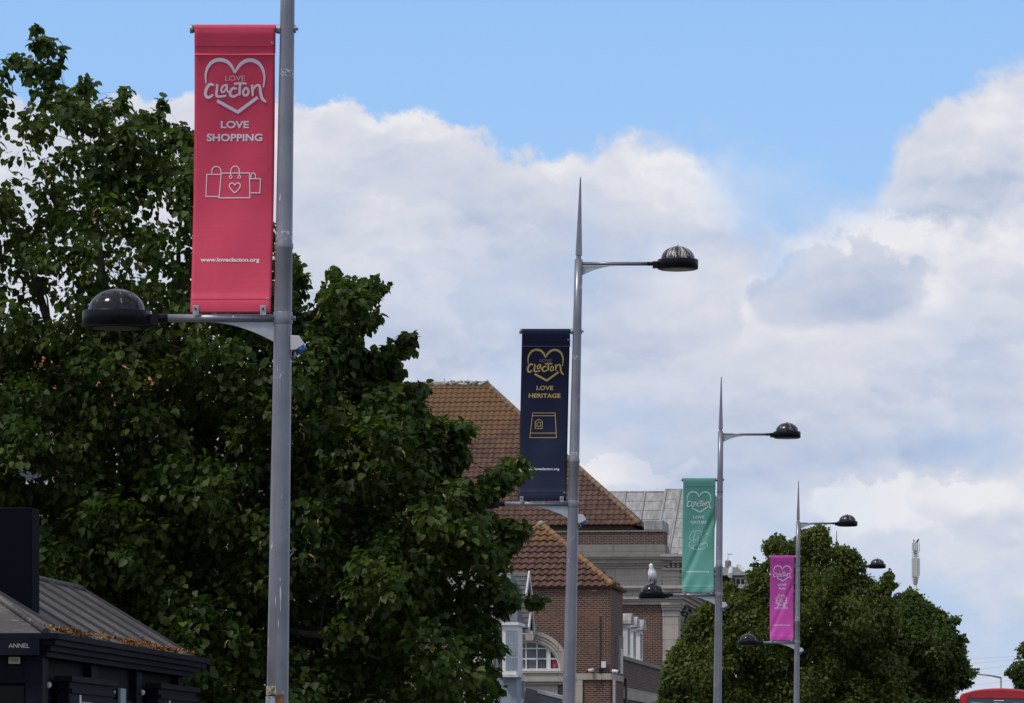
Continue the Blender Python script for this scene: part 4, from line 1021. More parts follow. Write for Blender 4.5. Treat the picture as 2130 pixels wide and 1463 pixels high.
# ------------------------------------------------------------------ building B: corner brick building with arched window
def corner():
    f = Frame(1270, 155.0, atan(.128)); B = f.empty('brick_building'); tag(B, 'brown brick corner building with orange hipped pantile roof and an arched white window', 'building')
    fr, sd_ = f.front, f.side; Z = lambda py: fr(1270, py).z; X = lambda px: fr(px, 0).x
    xl = X(955); D = 4.4; ze = Z(1224)
    cx, cz = X(1103), Z(1396); R = X(1166)-cx                     # arched window
    # front wall with the arched opening cut out
    m = MB(); n = 24
    arc = [(cx+R*cos(pi*i/n), cz+R*sin(pi*i/n)) for i in range(n+1)]
    for i in range(n):
        (xa, za), (xb, zb) = arc[i], arc[i+1]; m.extr([(xa, za), (xb, zb), (xb, ze), (xa, ze)], 0, .35)
    m.box(cx+R, 0, 0, .35, 0, ze); m.box(xl, cx-R, 0, .35, 0, ze); m.box(cx-R, cx+R, 0, .35, 0, cz)
    m.box(-.35, 0, .35, D, 0, ze); m.box(xl, -.35, D-.3, D, 0, ze)
    m.build('wall', M['brick'], B)
    s = MB(); s.arc(cx, cz, R, R*1.10, -.06, .1); s.arc(cx, cz, R*1.102, R*1.20, -.10, .0); s.arc(cx, cz, R*1.202, R*1.32, -.15, .0)
    arch = s.build('window_arch', M['stone'], B)
    MB().extr([(cx-.13, cz+R*1.0), (cx+.13, cz+R*1.0), (cx+.20, cz+R*1.52), (cx-.20, cz+R*1.52)], -.26, .0).build('keystone', M['stone'], arch)
    MB().box(cx-R, cx+R, .22, .24, cz-.02, cz+R).build('pane', M['glass_pale'], B)
    w = MB(); w.arc(cx, cz, R*.93, R*.998, .10, .18); w.box(cx-R*.99, cx+R*.99, .09, .18, cz-.02, cz+.10)
    for px, t in ((1066,.04),(1093.5,.04),(1116,.04),(1140,.15)):
        xx = X(px); hh = sqrt(max(0, (R*.95)**2-(xx-cx)**2)); w.box(xx-t/2, xx+t/2, .11, .165, cz+.1, cz+hh)
    for py in (1348.5, 1370): 
        zz = Z(py); ww = sqrt(max(0, (R*.95)**2-(zz-cz)**2)); w.box(cx-ww, cx+ww, .115, .16, zz-.025, zz+.025)
    w.build('window_frame', M['white'], B)
    MB().ell((X(1152), .20, cz+.30), (.10, .012, .20)).build('pink_curtain', M['pink'], B)
    s = MB(); xr = X(1172)
    for (a, b, p) in ((1400,1397,.16),(1409,1400,.10),(1413,1409,.16),(1418,1413,.22),(1424,1418,.12)): s.box(xl, xr, -p, .0, Z(a)+.002, Z(b))
    s.box(xl, X(1160), -.05, 0, Z(1463), Z(1424)); s.build('sill_mouldings', M['stone'], B)
    s = MB(); s.box(X(1172), .06, -.07, 0, Z(1414), Z(1401)); s.box(0, .07, -.07, D*.9, Z(1414)+.001, Z(1401)-.001)
    s.box(X(1172), X(1196), -.13, 0, Z(1412), Z(1403)); s.build('stone_band', M['stone'], B)
    s = MB(); s.box(X(1190), X(1212), -.06, 0, 0, Z(1414)-.002); s.box(X(1275), X(1279), -.06, .4, 0, Z(1414)-.002); s.build('stone_pier', M['stone'], B)
    # side window, narrow from here
    s = MB(); s.box(0, .10, 1.9, 3.6, Z(1400), Z(1318)); s.build('side_window_surround', M['stone_dark'], B)
    MB().box(.0, .13, 2.4, 3.2, Z(1398), Z(1345)).build('side_window', M['white_dirty'], B)
    # roof
    ov = .12; x0, x1 = xl-ov, ov; y0 = -ov; yr = 3.0; top = fr(1126, 1094, yr); xt = top.x; zt_ = top.z; ze2 = ze+.02
    MB().box(xl, -.02, .02, D, ze+.001, ze+.04).build('eaves_board', M['soffit'], B)
    run = Vector((0, yr-y0, zt_-ze2)); L = run.length; hr, hl = (x1-xt)/L, (xt-x0)/L; Wd = x1-x0; rows = 11
    pantiles('roof', M['tile_b'], B, (x0, y0, ze2), (1,0,0), run, rows, L/rows, lambda t: min(hl*t, xt-x0), lambda t: max(Wd-hr*t, xt-x0), tw=.27, amp=.07, lift=.07, seed=9)
    sv = Vector((xt-x1, 0, zt_-ze2)); Ls = sv.length; DD = D+.1
    pantiles('side_roof', M['tile_b'], B, (x1, y0, ze2), (0,1,0), sv, rows, Ls/rows, lambda t: (yr-y0)*t/Ls, lambda t: DD-(DD-yr-.6)*t/Ls*0, tw=.27, amp=.07, lift=.07, seed=10)
    m = MB(); m.add([(x0, y0, ze2), (x0, DD, ze2), (xt, DD, zt_), (xt, yr, zt_)], [(0,1,2,3)]); m.add([(x0, DD, ze2), (x1, DD, ze2), (xt, DD, zt_)], [(0,1,2)]); m.build('rear_roof', M['tile_b'], B)
    ridge('hip_tiles', M['ridge_orange'], B, (xt, yr, zt_+.05), (x1, y0, ze2+.08), .12)
    ridge('hip_tiles', M['ridge_orange'], B, (xt, yr, zt_+.05), (x0, y0, ze2+.08), .12)
    ridge('ridge_tiles', M['ridge_orange'], B, (xt, yr, zt_+.06), (xt, DD, zt_+.06), .14)
    MB().ell((xt, yr-.08, zt_+.06), (.17,.15,.13)).build('ridge_cap', M['ridge_grey'], B)
    # lower wing running back along the street
    wl = D; zz = sd_(1297, 1373, -.0).z; wz = zz; yb = 23.5
    MB().box(-3.5, -.02, D+.01, yb, 0, wz).build('wing_wall', M['brick_dark'], B)
    MB().box(-3.5, .06, D+.01, yb, wz+.002, wz+.14).build('wing_coping', M['stone_dark'], B)
    MB().box(-.02, .05, D+.01, yb, wz-1.45, wz-1.02).build('wing_band', M['stone'], B)
    # three hooded white windows standing on the wing
    for i, (pa, top_) in enumerate(((1304,1281),(1316,1288),(1330,1294))):
        q = sd_(pa, 1380, -.10); y = q.y; q2 = sd_(pa, top_+6, -.10); h = q2.z
        v = MB(); v.box(-.36, -.08, y, y+.14, wz+.142, h-.2); v.box(-.36, -.08, y+1.0, y+1.14, wz+.142, h-.2); v.box(-.36, -.08, y+.14, y+1.0, h-.34, h-.2); v.box(-.36, -.08, y+.14, y+1.0, wz+.142, wz+.26)
        hw = v.build('hooded_window', M['white'], B)
        MB().box(-.28, -.24, y+.14, y+1.0, wz+.26, h-.34).build('pane', M['glass'], hw)
        hd = MB(); pts = [(y-.12+1.38*.5*(1-cos(pi*j/10)), h-.2+.42*sin(pi*j/10)) for j in range(11)]
        hd.extx(pts, -.62, .06); hd.build('lead_hood', M['lead'], hw)
    p = MB().tube([(.08, D+.3, 0), (.08, D+.3, Z(1405))], .06, 8); p.build('downpipe', M['black'], B)
    c = MB(); xx = X(1249); c.box(xx-.018, xx+.018, -.03, 0, Z(1400), Z(1283)); c.tube([(xx+.05, -.05, Z(1400)), (xx+.06, -.06, Z(1410)), (xx+.02, -.05, Z(1428))], .015, 6); c.build('wall_cable', M['cable'], B)
    MB().box(X(1251.5), X(1261), -.14, -.0, Z(1390), Z(1376.5)).build('alarm_box', M['white'], B, bevel=.015)
    MB().box(X(1246), X(1252), -.10, -.0, Z(1400), Z(1390)).build('junction_box', M['black'], B)
    s = MB().box(X(1232), X(1242), -.012, 0, Z(1229.5), Z(1228)); s.build('pale_stain', M['stone'], B)
    return f
fB = corner()
def cctv(px, py, dx, label):
    p = fB.front(px, py, -.12); w_ = Matrix.Rotation(-fB.th, 4, 'Z') @ p+Vector((fB.X0, fB.Y0, 0))
    root = empty('security_camera', w_); tag(root, label, 'camera', 'white security cameras on the brick corner')
    d = Vector((dx, -.35, -.10)).normalized()
    b = MB().tube([-d*.02, d*.24], .062, 14); b.build('camera_body', M['white'], root)
    MB().tube([d*.235, d*.262], .048, 12).build('camera_lens', M['black'], root)
    MB().tube([(0, .01, -.02), (0, .10, -.06)], .025, 8).build('bracket', M['white'], root)
cctv(1233, 1394, -.42, 'white security camera pointing down left on the brick wall by the white box')
cctv(1275, 1396, .55, 'white security camera pointing right at the corner of the brick building')

# ------------------------------------------------------------------ white house with gabled dormers and a bay
def bay_house():
    f = Frame(1079, 143.0, atan(.12)); B = f.empty('gabled_house'); tag(B, 'white bay-windowed house with slate gables, half hidden by the lime tree', 'building')
    fr, sd_ = f.front, f.side; Z = lambda py, ly=0: fr(1079, py, ly).z; X = lambda px, ly=0: fr(px, 0, ly).x
    xl = X(930)
    MB().box(xl, X(1064), .0, 1.6, 0, Z(1302)).build('wall', M['render'], B)
    # main roof slope, slates
    m = MB(); a = fr(930, 1300, -.2); b = fr(1064, 1300, -.2); c = fr(1062, 1186, 3.4); d = fr(930, 1186, 3.4)
    m.add([a, b, c, d], [(0,1,2,3)]); m.add([b, (b.x, 8, b.z), c], [(0,1,2)]); m.add([d, c, (c.x, 8, a.z), (d.x, 8, a.z)], [(0,1,2,3)])
    for j in range(1, 11):
        p, q = a.lerp(d, j/11), b.lerp(c, j/11); m.hexa([p+Vector((0,-.02,0)), p+Vector((0,-.02,.025)), p+Vector((0,.03,.025))], [q+Vector((0,-.02,0)), q+Vector((0,-.02,.025)), q+Vector((0,.03,.025))])
    m.build('roof', M['slate_grey'], B)
    # two gables looking to the street: near slope in slate, white bargeboards
    def gable(xa, xb, ytop, ybot, ly0, wid, name='gable'):
        p0 = fr(xa, ytop, ly0+wid); p1 = fr(xb, ytop, ly0+wid); zb = fr(xb, ybot, ly0).z; xr0, xr1 = p0.x, p1.x; h = p1.z
        g = MB(); g.hexa([(xr0, ly0, zb), (xr0, ly0+wid, h), (xr0, ly0+wid, h-.06), (xr0, ly0+.06, zb-.04)], [(xr1, ly0, zb), (xr1, ly0+wid, h), (xr1, ly0+wid, h-.06), (xr1, ly0+.06, zb-.04)])
        g.hexa([(xr0, ly0+2*wid, zb), (xr0, ly0+wid, h), (xr0, ly0+wid, h-.06), (xr0, ly0+2*wid-.06, zb-.04)], [(xr1, ly0+2*wid, zb), (xr1, ly0+wid, h), (xr1, ly0+wid, h-.06), (xr1, ly0+2*wid-.06, zb-.04)])
        for j in range(1, 5):
            t = j/5; yy = ly0+wid*t; zz = zb+(h-zb)*t; g.box(xr0, xr1+.002, yy-.03, yy, zz-.01, zz+.012)
        o = g.build(name, M['slate'], B)
        bb = MB(); bb.hexa([(xr1, ly0-.03, zb+.02), (xr1, ly0+wid, h+.04), (xr1, ly0+wid, h-.22), (xr1, ly0+.05, zb-.25)], [(xr1+.05, ly0-.03, zb+.02), (xr1+.05, ly0+wid, h+.04), (xr1+.05, ly0+wid, h-.22), (xr1+.05, ly0+.05, zb-.25)])
        bb.hexa([(xr1, ly0+2*wid+.03, zb+.02), (xr1, ly0+wid, h+.04), (xr1, ly0+wid, h-.22), (xr1, ly0+2*wid-.05, zb-.25)], [(xr1+.05, ly0+2*wid+.03, zb+.02), (xr1+.05, ly0+wid, h+.04), (xr1+.05, ly0+wid, h-.22), (xr1+.05, ly0+2*wid-.05, zb-.25)])
        bb.build('bargeboard', M['white_dirty'], o)
        MB().box(xr0-.5, xr1-.12, ly0+.12, ly0+2*wid-.12, zb-.12, zb-.03).build('gable_wall', M['blue_grey'], o)
        return o
    gable(1068, 1099, 1190, 1236, 3.5, .95)
    gable(1080, 1104, 1254, 1306, 1.6, .85)
    # canted bay with glazing bars
    xb = X(1078); z0, z1 = Z(1404), Z(1302)
    m = MB(); m.box(X(1049), xb, -.55, 1.2, z0, z1); bay = m.build('bay', M['white'], B)
    pn = MB()
    for (pa, pb) in ((1052,1061.5),(1063,1068.5),(1069.5,1077)):
        for (ya, yb) in ((1312,1336),(1338,1366),(1368,1394)): pn.box(X(pa, -.55), X(pb, -.55), -.57, -.552, Z(yb, -.55), Z(ya, -.55))
    pn.build('pane', M['blue_grey'], bay)
    MB().box(X(1044), xb+.08, -.65, 1.3, z1, z1+.10).build('bay_cornice', M['white'], B); MB().box(X(1044), xb+.08, -.65, 1.3, z0-.09, z0-.002).build('bay_sill', M['white_dirty'], B)
    m = MB(); a = X(1046); m.hexa([(a, -.62, z1+.102), (xb+.05, -.62, z1+.102), (xb-.05, .2, z1+.62), (a+.05, .2, z1+.62)], [(a, 1.2, z1+.102), (xb+.05, 1.2, z1+.102), (xb-.05, .9, z1+.62), (a+.05, .9, z1+.62)]); m.build('bay_roof', M['slate'], B)
    m = MB(); m.box(X(1015), X(1043), -.35, 0, Z(1398), Z(1304)); b2 = m.build('bay', M['white'], B)
    pn = MB()
    for (pa, pb) in ((1017,1024),(1026,1033),(1035,1041)):
        for (ya, yb) in ((1312,1350),(1353,1392)): pn.box(X(pa, -.35), X(pb, -.35), -.37, -.352, Z(yb), Z(ya))
    pn.build('pane', M['glass'], b2)
    MB().box(X(1020), xb-.02, -.3, 1.0, 0, z0-.10).build('lower_wall', M['blue_grey'], B)
bay_house()
def canopy():
    f = Frame(1092, 147.0, atan(.12)); B = f.empty('canopy'); tag(B, 'sloping grey canopy with a white edge rail below the arched window', 'canopy')
    fr = f.front; m = MB()
    a, b, c, d = fr(1090, 1430, .8), fr(1172, 1452, .8), fr(1166, 1500, -.6), fr(1078, 1500, -.6)
    m.hexa([a, b, c, d], [a-Vector((0,0,.06)), b-Vector((0,0,.06)), c-Vector((0,0,.06)), d-Vector((0,0,.06))]); m.build('panel', M['slate'], B)
    r = MB(); r.hexa([fr(1089, 1428, .75), fr(1094, 1430, .75), fr(1083, 1500, -.65), fr(1077, 1500, -.65)], [fr(1089, 1428, .85), fr(1094, 1430, .85), fr(1083, 1500, -.55), fr(1077, 1500, -.55)]); r.build('verge_trim', M['white_dirty'], B)
    r = MB(); p, q = fr(1118, 1437, .8), fr(1170, 1450, .8); r.tube([p, q], .05, 8); p2, q2 = fr(1118, 1441, .7), fr(1170, 1454, .7); r.tube([p2, q2], .03, 8)
    for i in range(15): r.tube([p.lerp(q, i/14), p2.lerp(q2, i/14)], .012, 5)
    r.build('edge_rail', M['white'], B)
    q = MB(); q.extr([(fr(1072,0,.3).x, 0), (fr(1088,0,.3).x, 0), (fr(1091,0,.3).x, fr(0,1420,.3).z), (fr(1073,0,.3).x, fr(0,1421,.3).z)], .25, .45); q.build('end_panel', M['blue_grey'], B)
    for px in (1100, 1150): MB().box(fr(px,0).x-.05, fr(px,0).x+.05, -.3, -.2, 0, 3.4).build('canopy_post', M['blue_grey'], B)
canopy()

# ------------------------------------------------------------------ far house between lamp and tree
def far_house():
    f = Frame(1521, 230.0); B = f.empty('far_house'); tag(B, 'distant slate-roofed house with white bay beside the green banner post', 'building')
    fr = f.front; Z = lambda py: fr(1521, py).z; X = lambda px: fr(px, 0).x
    MB().box(X(1440), X(1521), 0, 8, 0, Z(1201)).build('wall', M['brick_dark'], B)
    MB().box(X(1521)+.01, X(1551), -.4, 8, 0, Z(1201)).build('bay', M['white'], B)
    w = MB()
    for (a, b) in ((1525,1531),(1533,1540),(1543,1549)):
        w.box(X(a), X(b), -.43, -.402, Z(1216), Z(1206)); w.box(X(a), X(b), -.43, -.402, Z(1245), Z(1224))
    w.build('window', M['glass'], B)
    MB().box(X(1436), X(1556), -.7, 8.5, Z(1201)+.002, Z(1198)).build('gutter', M['black'], B)
    r = MB(); a, b = fr(1500, 1199, -.7), fr(1556, 1199, -.7); c, d = fr(1536, 1180, 3), fr(1516, 1180, 3)
    l = fr(1440, 1199, -.7); e = fr(1460, 1180, 3)
    r.add([l, b, c, e], [(0,1,2,3)]); r.add([b, (b.x, 8.5, b.z), c], [(0,1,2)]); r.add([l, (l.x, 8.5, l.z), e], [(0,1,2)]); r.add([(l.x, 8.5, l.z), (b.x, 8.5, b.z), c, e], [(0,1,2,3)])
    r.build('roof', M['slate_grey'], B)
    h = MB(); h.tube([b+Vector((0,0,.05)), c+Vector((0,0,.05))], .12, 8); h.tube([fr(1519,1199,-.7)+Vector((0,-.05,.05)), fr(1521,1182,3)], .14, 8); h.build('hip_tiles', M['white_dirty'], B)
    MB().box(X(1500), X(1510), 3, 4.2, Z(1182), Z(1168)+.2).build('chimney', M['stone_dark'], B)
    MB().box(X(1537), X(1556), 9, 10, 0, Z(1184)).build('rear_chimney', M['brick'], B)
    a = fr(1514, 1182, 3); MB().tube([(a.x, 3, a.z-.2), (a.x, 3, a.z+.8)], .03, 6).tube([(a.x, 3, a.z+.75), (a.x+.22, 3, a.z+.75)], .025, 6).build('aerial', M['zinc'], B)
far_house()

# ------------------------------------------------------------------ houses glimpsed through the lime tree
def red_roof_house():
    f = Frame(350, 74.0, 0.0); B = f.empty('red_roofed_house'); tag(B, 'house with orange tiled roof glimpsed through the leaves of the lime tree', 'building')
    fr = f.front; Z = lambda py: fr(350, py).z
    xl = -4.2; MB().box(xl, 0, 0, 7, 0, Z(852)).build('wall', M['brick'], B)
    r = MB(); e0, e1 = (xl-.2, -.3, Z(856)), (.2, -.3, Z(856)); t0, t1 = (xl-.2, 2.8, fr(0, 716, 2.8).z), (.2, 2.8, fr(0, 716, 2.8).z)
    n = 12
    for i in range(n):
        a0, a1 = Vector(e0).lerp(Vector(t0), i/n), Vector(e0).lerp(Vector(t0), (i+1)/n); b0, b1 = Vector(e1).lerp(Vector(t1), i/n), Vector(e1).lerp(Vector(t1), (i+1)/n)
        u = Vector((0, -.02, .03)); r.add([a0+u, b0+u, b1, a1], [(0,1,2,3)]); r.add([a0, b0, b0+u, a0+u], [(0,1,2,3)])
    r.add([t0, t1, (.2, 7.3, e0[2]), (xl-.2, 7.3, e0[2])], [(0,1,2,3)]); r.build('roof', M['roof_orange'], B)
    MB().extx([(-.2, Z(856)), (2.8, t0[2]-.08), (7.0, Z(856))], -.35, -.02).build('gable_end', M['brick'], B)
    c = fr(222, 0, 2.8).x
    ch = MB().box(c-.28, c+.28, 2.5, 3.1, t0[2]-.4, fr(0, 694, 2.8).z); cc = ch.build('chimney', M['brick'], B)
    MB().rev([(.09, 0), (.08, .22)], (c, 2.8, fr(0, 694, 2.8).z), 10).build('chimney_pot', M['roof_orange'], cc)
    for px in (60, 180, 290):
        x = fr(px, 0).x; w = MB().box(x-.45, x+.45, -.02, .0, Z(1010), Z(900)); ww = w.build('window', M['white'], B); MB().box(x-.38, x+.38, -.03, -.021, Z(1000), Z(910)).build('pane', M['glass'], ww)
red_roof_house()
def white_house():
    f = Frame(560, 84.0, 0.0); B = f.empty('white_house'); tag(B, 'white rendered house glimpsed through gaps low in the lime tree', 'building')
    fr = f.front; Z = lambda py: fr(560, py).z; xl = -3.6
    MB().box(xl, 0, 0, 7, 0, Z(985)).build('wall', M['white'], B)
    MB().hexa([(xl-.2, -.3, Z(990)), (.2, -.3, Z(990)), (.2, 7.3, Z(990)), (xl-.2, 7.3, Z(990))], [(xl+1.5, 2.6, Z(905)), (-1.5, 2.6, Z(905)), (-1.5, 4.4, Z(905)), (xl+1.5, 4.4, Z(905))]).build('roof', M['slate_grey'], B)
    for px in (270, 390, 505):
        for py in (1060, 1200):
            x = fr(px, 0).x; w = MB().box(x-.42, x+.42, -.03, .0, Z(py+55), Z(py-35)); ww = w.build('window', M['white_dirty'], B); MB().box(x-.34, x+.34, -.04, -.031, Z(py+48), Z(py-28)).build('pane', M['glass'], ww)
white_house()

# ------------------------------------------------------------------ dark kiosk with seamed roof
def kiosk():
    f = Frame(95, 29.8, atan(.0935)); B = f.empty('kiosk'); tag(B, 'dark painted kiosk with grey seamed metal roof and litter of dead leaves in its gutter', 'kiosk')
    sd_, fr = f.side, f.front; L = 6.23; ze = 2.615; hw = .97; zr = 3.20
    navy = pbr('navy_black_paint', mottled((.006,.007,.014), (.011,.012,.020), 3.0), 0.65, spec=.06)  # dark kiosk paint, its colour lowered further for the shade of nearby trees
    kg = pbr('unlit_kiosk_glass', (.008,.010,.010), .3, spec=.12)
    panel = pbr('dark_grey_panel', mottled((.014,.015,.019), (.010,.011,.014), 2.0), 0.7, spec=.06)
    def roof_col(k):
        p = oc(k); x, y, z = k.sep(p)
        c = k.mix(k.ss(k.noise(p, 1.6, 6, .65), .4, .65), (.058,.053,.052, 1), (.108,.100,.097, 1))
        s = k.ss(k.noise(k.xyz(k.m('MULTIPLY', x, 2.0), k.m('MULTIPLY', y, 9.0), z), 2.6, 6, .8), .56, .68)
        return k.mix(k.m('MULTIPLY', s, .6), c, (.38,.36,.33, 1))
    rm = pbr('seamed_zinc', roof_col, 0.6, spec=0.4)
    r = MB()
    A, Bq = (0, 0, ze), (0, L, ze); R0, R1 = (-hw, hw, zr), (-hw, L, zr); C, D = (-2*hw, 0, ze), (-2*hw, L, ze)
    dn = Vector((0, 0, -.03))
    for q in ([A, Bq, R1, R0], [A, R0, C], [C, R0, R1, D]):
        q = [Vector(v) for v in q]; r.hexa([v+dn for v in q], q)
    roof = r.build('roof', rm, B)
    nseam = 9; dk = pbr('shadowed_seam_metal', (.055,.053,.058), .7, spec=.2); nv = Vector((zr-ze, 0, hw)).normalized()  # seam colour darkened so each seam draws its own shadow line
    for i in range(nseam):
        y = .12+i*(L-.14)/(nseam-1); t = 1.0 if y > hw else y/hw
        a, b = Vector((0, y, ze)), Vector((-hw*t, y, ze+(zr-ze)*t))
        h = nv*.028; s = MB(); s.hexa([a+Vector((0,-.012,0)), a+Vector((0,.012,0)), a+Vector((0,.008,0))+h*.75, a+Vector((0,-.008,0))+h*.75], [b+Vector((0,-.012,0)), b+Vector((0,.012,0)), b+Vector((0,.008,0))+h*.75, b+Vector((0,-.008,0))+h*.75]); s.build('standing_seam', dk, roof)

    h = MB().tube([(0, 0, ze+.01), R0], .028, 8).tube([C, R0], .028, 8).tube([R0, R1], .03, 8); h.build('hip_roll', rm, roof)
    MB().add([(-.02, L-.03, ze-.05), (-hw, L-.03, zr-.04), (-2*hw+.02, L-.03, ze-.05)], [(0,1,2)]).build('gable_end', navy, B)
    c = MB()
    for (z0, z1, p) in ((ze-.045, ze-.004, .115), (ze-.085, ze-.047, .085), (ze-.125, ze-.087, .045), (ze-.165, ze-.127, .01)):
        c.box(-2*hw-p, p, -p, L+p, z0, z1)
    c.build('cornice', navy, B)
    z1 = ze-.167; xw = -.05
    b = MB().box(-2*hw-.02+.07, xw-.06, .06, L-.05, 0, z1); b.build('inner_wall', panel, B)
    ys = [sd_(px, 0, xw).y for px in (101, 203, 296, 381)]
    for y in ys: MB().box(xw-.16, xw, y-.24 if y > .3 else .0, y, 0, z1).build('post', navy, B, bevel=.006)
    MB().box(xw-.16, xw-.02, 0, L, 0, .5).build('plinth', navy, B)
    # upper rails and glazing of each bay
    for i in range(3):
        y0, y1 = ys[i], ys[i+1]-.24
        g = MB().box(xw-.052, xw-.045, y0+.03, y1-.03, .55, z1-.30); g.build('pane', kg, B)
        MB().box(xw-.055, xw-.03, y0, y1, z1-.30, z1-.24).build('rail', navy, B)
    # front face
    for x in (-.02, -1.0, -1.88): MB().box(x-.12, x, -.015, .10, 0, z1).build('post', navy, B)
    MB().box(-2*hw+.05, -.10, .0, .05, z1-.18, z1-.002).build('sign_board', navy, B)
    MB().box(-2*hw+.1, -.16, .04, .055, .6, z1-.20).build('pane', kg, B)
    # lettering on the front cornice, and plate
    t, tf = text_pts('ANNEL', .0); a0, a1 = fr(18, 1340, -.125), fr(61, 1340, -.125); m = MB()
    zt0, zt1 = fr(0, 1348, -.125).z, fr(0, 1339, -.125).z
    m.add([(a0.x+(a1.x-a0.x)*u, -.127, zt0+(zt1-zt0)*v) for u, v in t], tf); m.build('sign_lettering', pbr('faded_cream_lettering', (.34,.34,.33), .7), B)
    MB().box(fr(-400,0,-.12).x, -.02, -.124, -.11, zt0-.05, zt1+.03).build('fascia_sign', navy, B)
    p0, p1 = fr(18.5, 1381, -.02), fr(42, 1367, -.02); pl = MB().box(p0.x, p1.x, -.03, -.016, p0.z, p1.z).build('number_plate', pbr('cream_plate', (.36,.34,.28), .7), B)
    m = MB(); t, tf = text_pts('CN', .0); m.add([(p0.x+(p1.x-p0.x)*(.16+.38*u), -.0315, p0.z+(p1.z-p0.z)*(.25+.5*v)) for u, v in t], tf)
    t, tf = text_pts('II', .0); m.add([(p0.x+(p1.x-p0.x)*(.62+.18*u), -.0315, p0.z+(p1.z-p0.z)*(.25+.5*v)) for u, v in t], tf); m.build('plate_lettering', M['black'], pl)
    # notice cases and round discs on the street side
    for (pa, pb, py, disc, bar) in ((130, 222, 1409, 119, 166), (317, 396, 1424, 312, 352)):
        y0, y1 = sd_(pa, 0, 0).y, sd_(pb, 0, 0).y; zt_ = sd_(pa, py, 0).z
        cs = MB().box(xw+.002, xw+.10, y0, y1, 1.0, zt_).build('notice_case', navy, B, bevel=.01)
        MB().box(xw, xw+.13, y0-.05, y1+.05, zt_-.03, zt_+.01).box(xw, xw+.12, y0, y1, zt_-.11, zt_-.08).build('case_header', panel, cs)
        zb = zt_-.22; MB().box(xw+.101, xw+.104, y0+.12, y1-.12, 1.1, zt_-.27).build('poster', pbr('faded_poster', mottled((.16,.11,.06), (.06,.07,.07), 4.0), .6), cs)
        yb = sd_(bar, 0, .055).y; MB().box(xw+.101, xw+.106, yb, yb+.055, zb+.0, zb+.10).build('case_mark', M['white'], cs)
        mk = MB()
        for j in range(5): mk.box(xw+.101, xw+.105, yb+.08+j*.085, yb+.12+j*.085, zb+.0, zb+.055)
        mk.build('case_mark', M['socket'], cs)
        q = sd_(disc, py+16 if pa < 200 else py+17, .03)
        MB().ell((xw+.02, q.y, q.z), (.020, .020, .023)).build('white_disc', M['white_dirty'], B)
    q = sd_(254, 1441, .02); MB().ell((xw+.01, q.y, q.z), (.011, .011, .018)).build('white_disc', M['socket'], B)
    q0, q1 = sd_(267, 1432, 0), sd_(278, 1432, 0); MB().box(xw-.03, xw-.01, q0.y, q1.y, 1.2, q0.z).build('pale_panel', pbr('pale_blue_panel', (.22,.30,.33), .4), B)
    # leaf litter along the gutter
    rnd = random.Random(8); m = MB()
    for i in range(1500):
        y = min(L-.03, max(.15, rnd.choice((rnd.uniform(.15, L), rnd.gauss(.9, .4), rnd.gauss(3.4, .7), rnd.gauss(4.5, .45)))))
        d = abs(rnd.gauss(0, .06))*(.4+.6*abs(sin(y*3)+.4*sin(y*7.3))); p = Vector((.02-d, y, ze+.012+d*.6+rnd.uniform(0, .032*max(.15, (1-d*8)))))
        s1 = rnd.uniform(.005, .017); a = Vector((rnd.gauss(0,1), rnd.gauss(0,1), rnd.gauss(0,.6))).normalized()*s1; b = a.cross(Vector((rnd.gauss(0,1), rnd.gauss(0,1), 1))).normalized()*s1*.7
        m.add([p-a, p+b, p+a, p-b], [(0,1,2,3)])
    def lit(k): return k.ramp(k.noise(oc(k), 7.0, 5, .7), [(0.3, (.03,.015,.010)), (.44, (.14,.055,.016)), (.54, (.30,.16,.055)), (.68, (.40,.30,.16))])
    o = m.build('leaf_litter', pbr('dead_leaf_litter', lit, .95, spec=.1), B); o['kind'] = 'stuff'
    # tall box rising through the roof
    t = MB().box(-1.55, fr(66, 0, 1.0).x, 1.0, 1.28, 2.62, 1.6+565*30.8/F); t.build('turret', pbr('turret_paint', (.004,.005,.010), .7, spec=.04), B, bevel=.01)
kiosk()

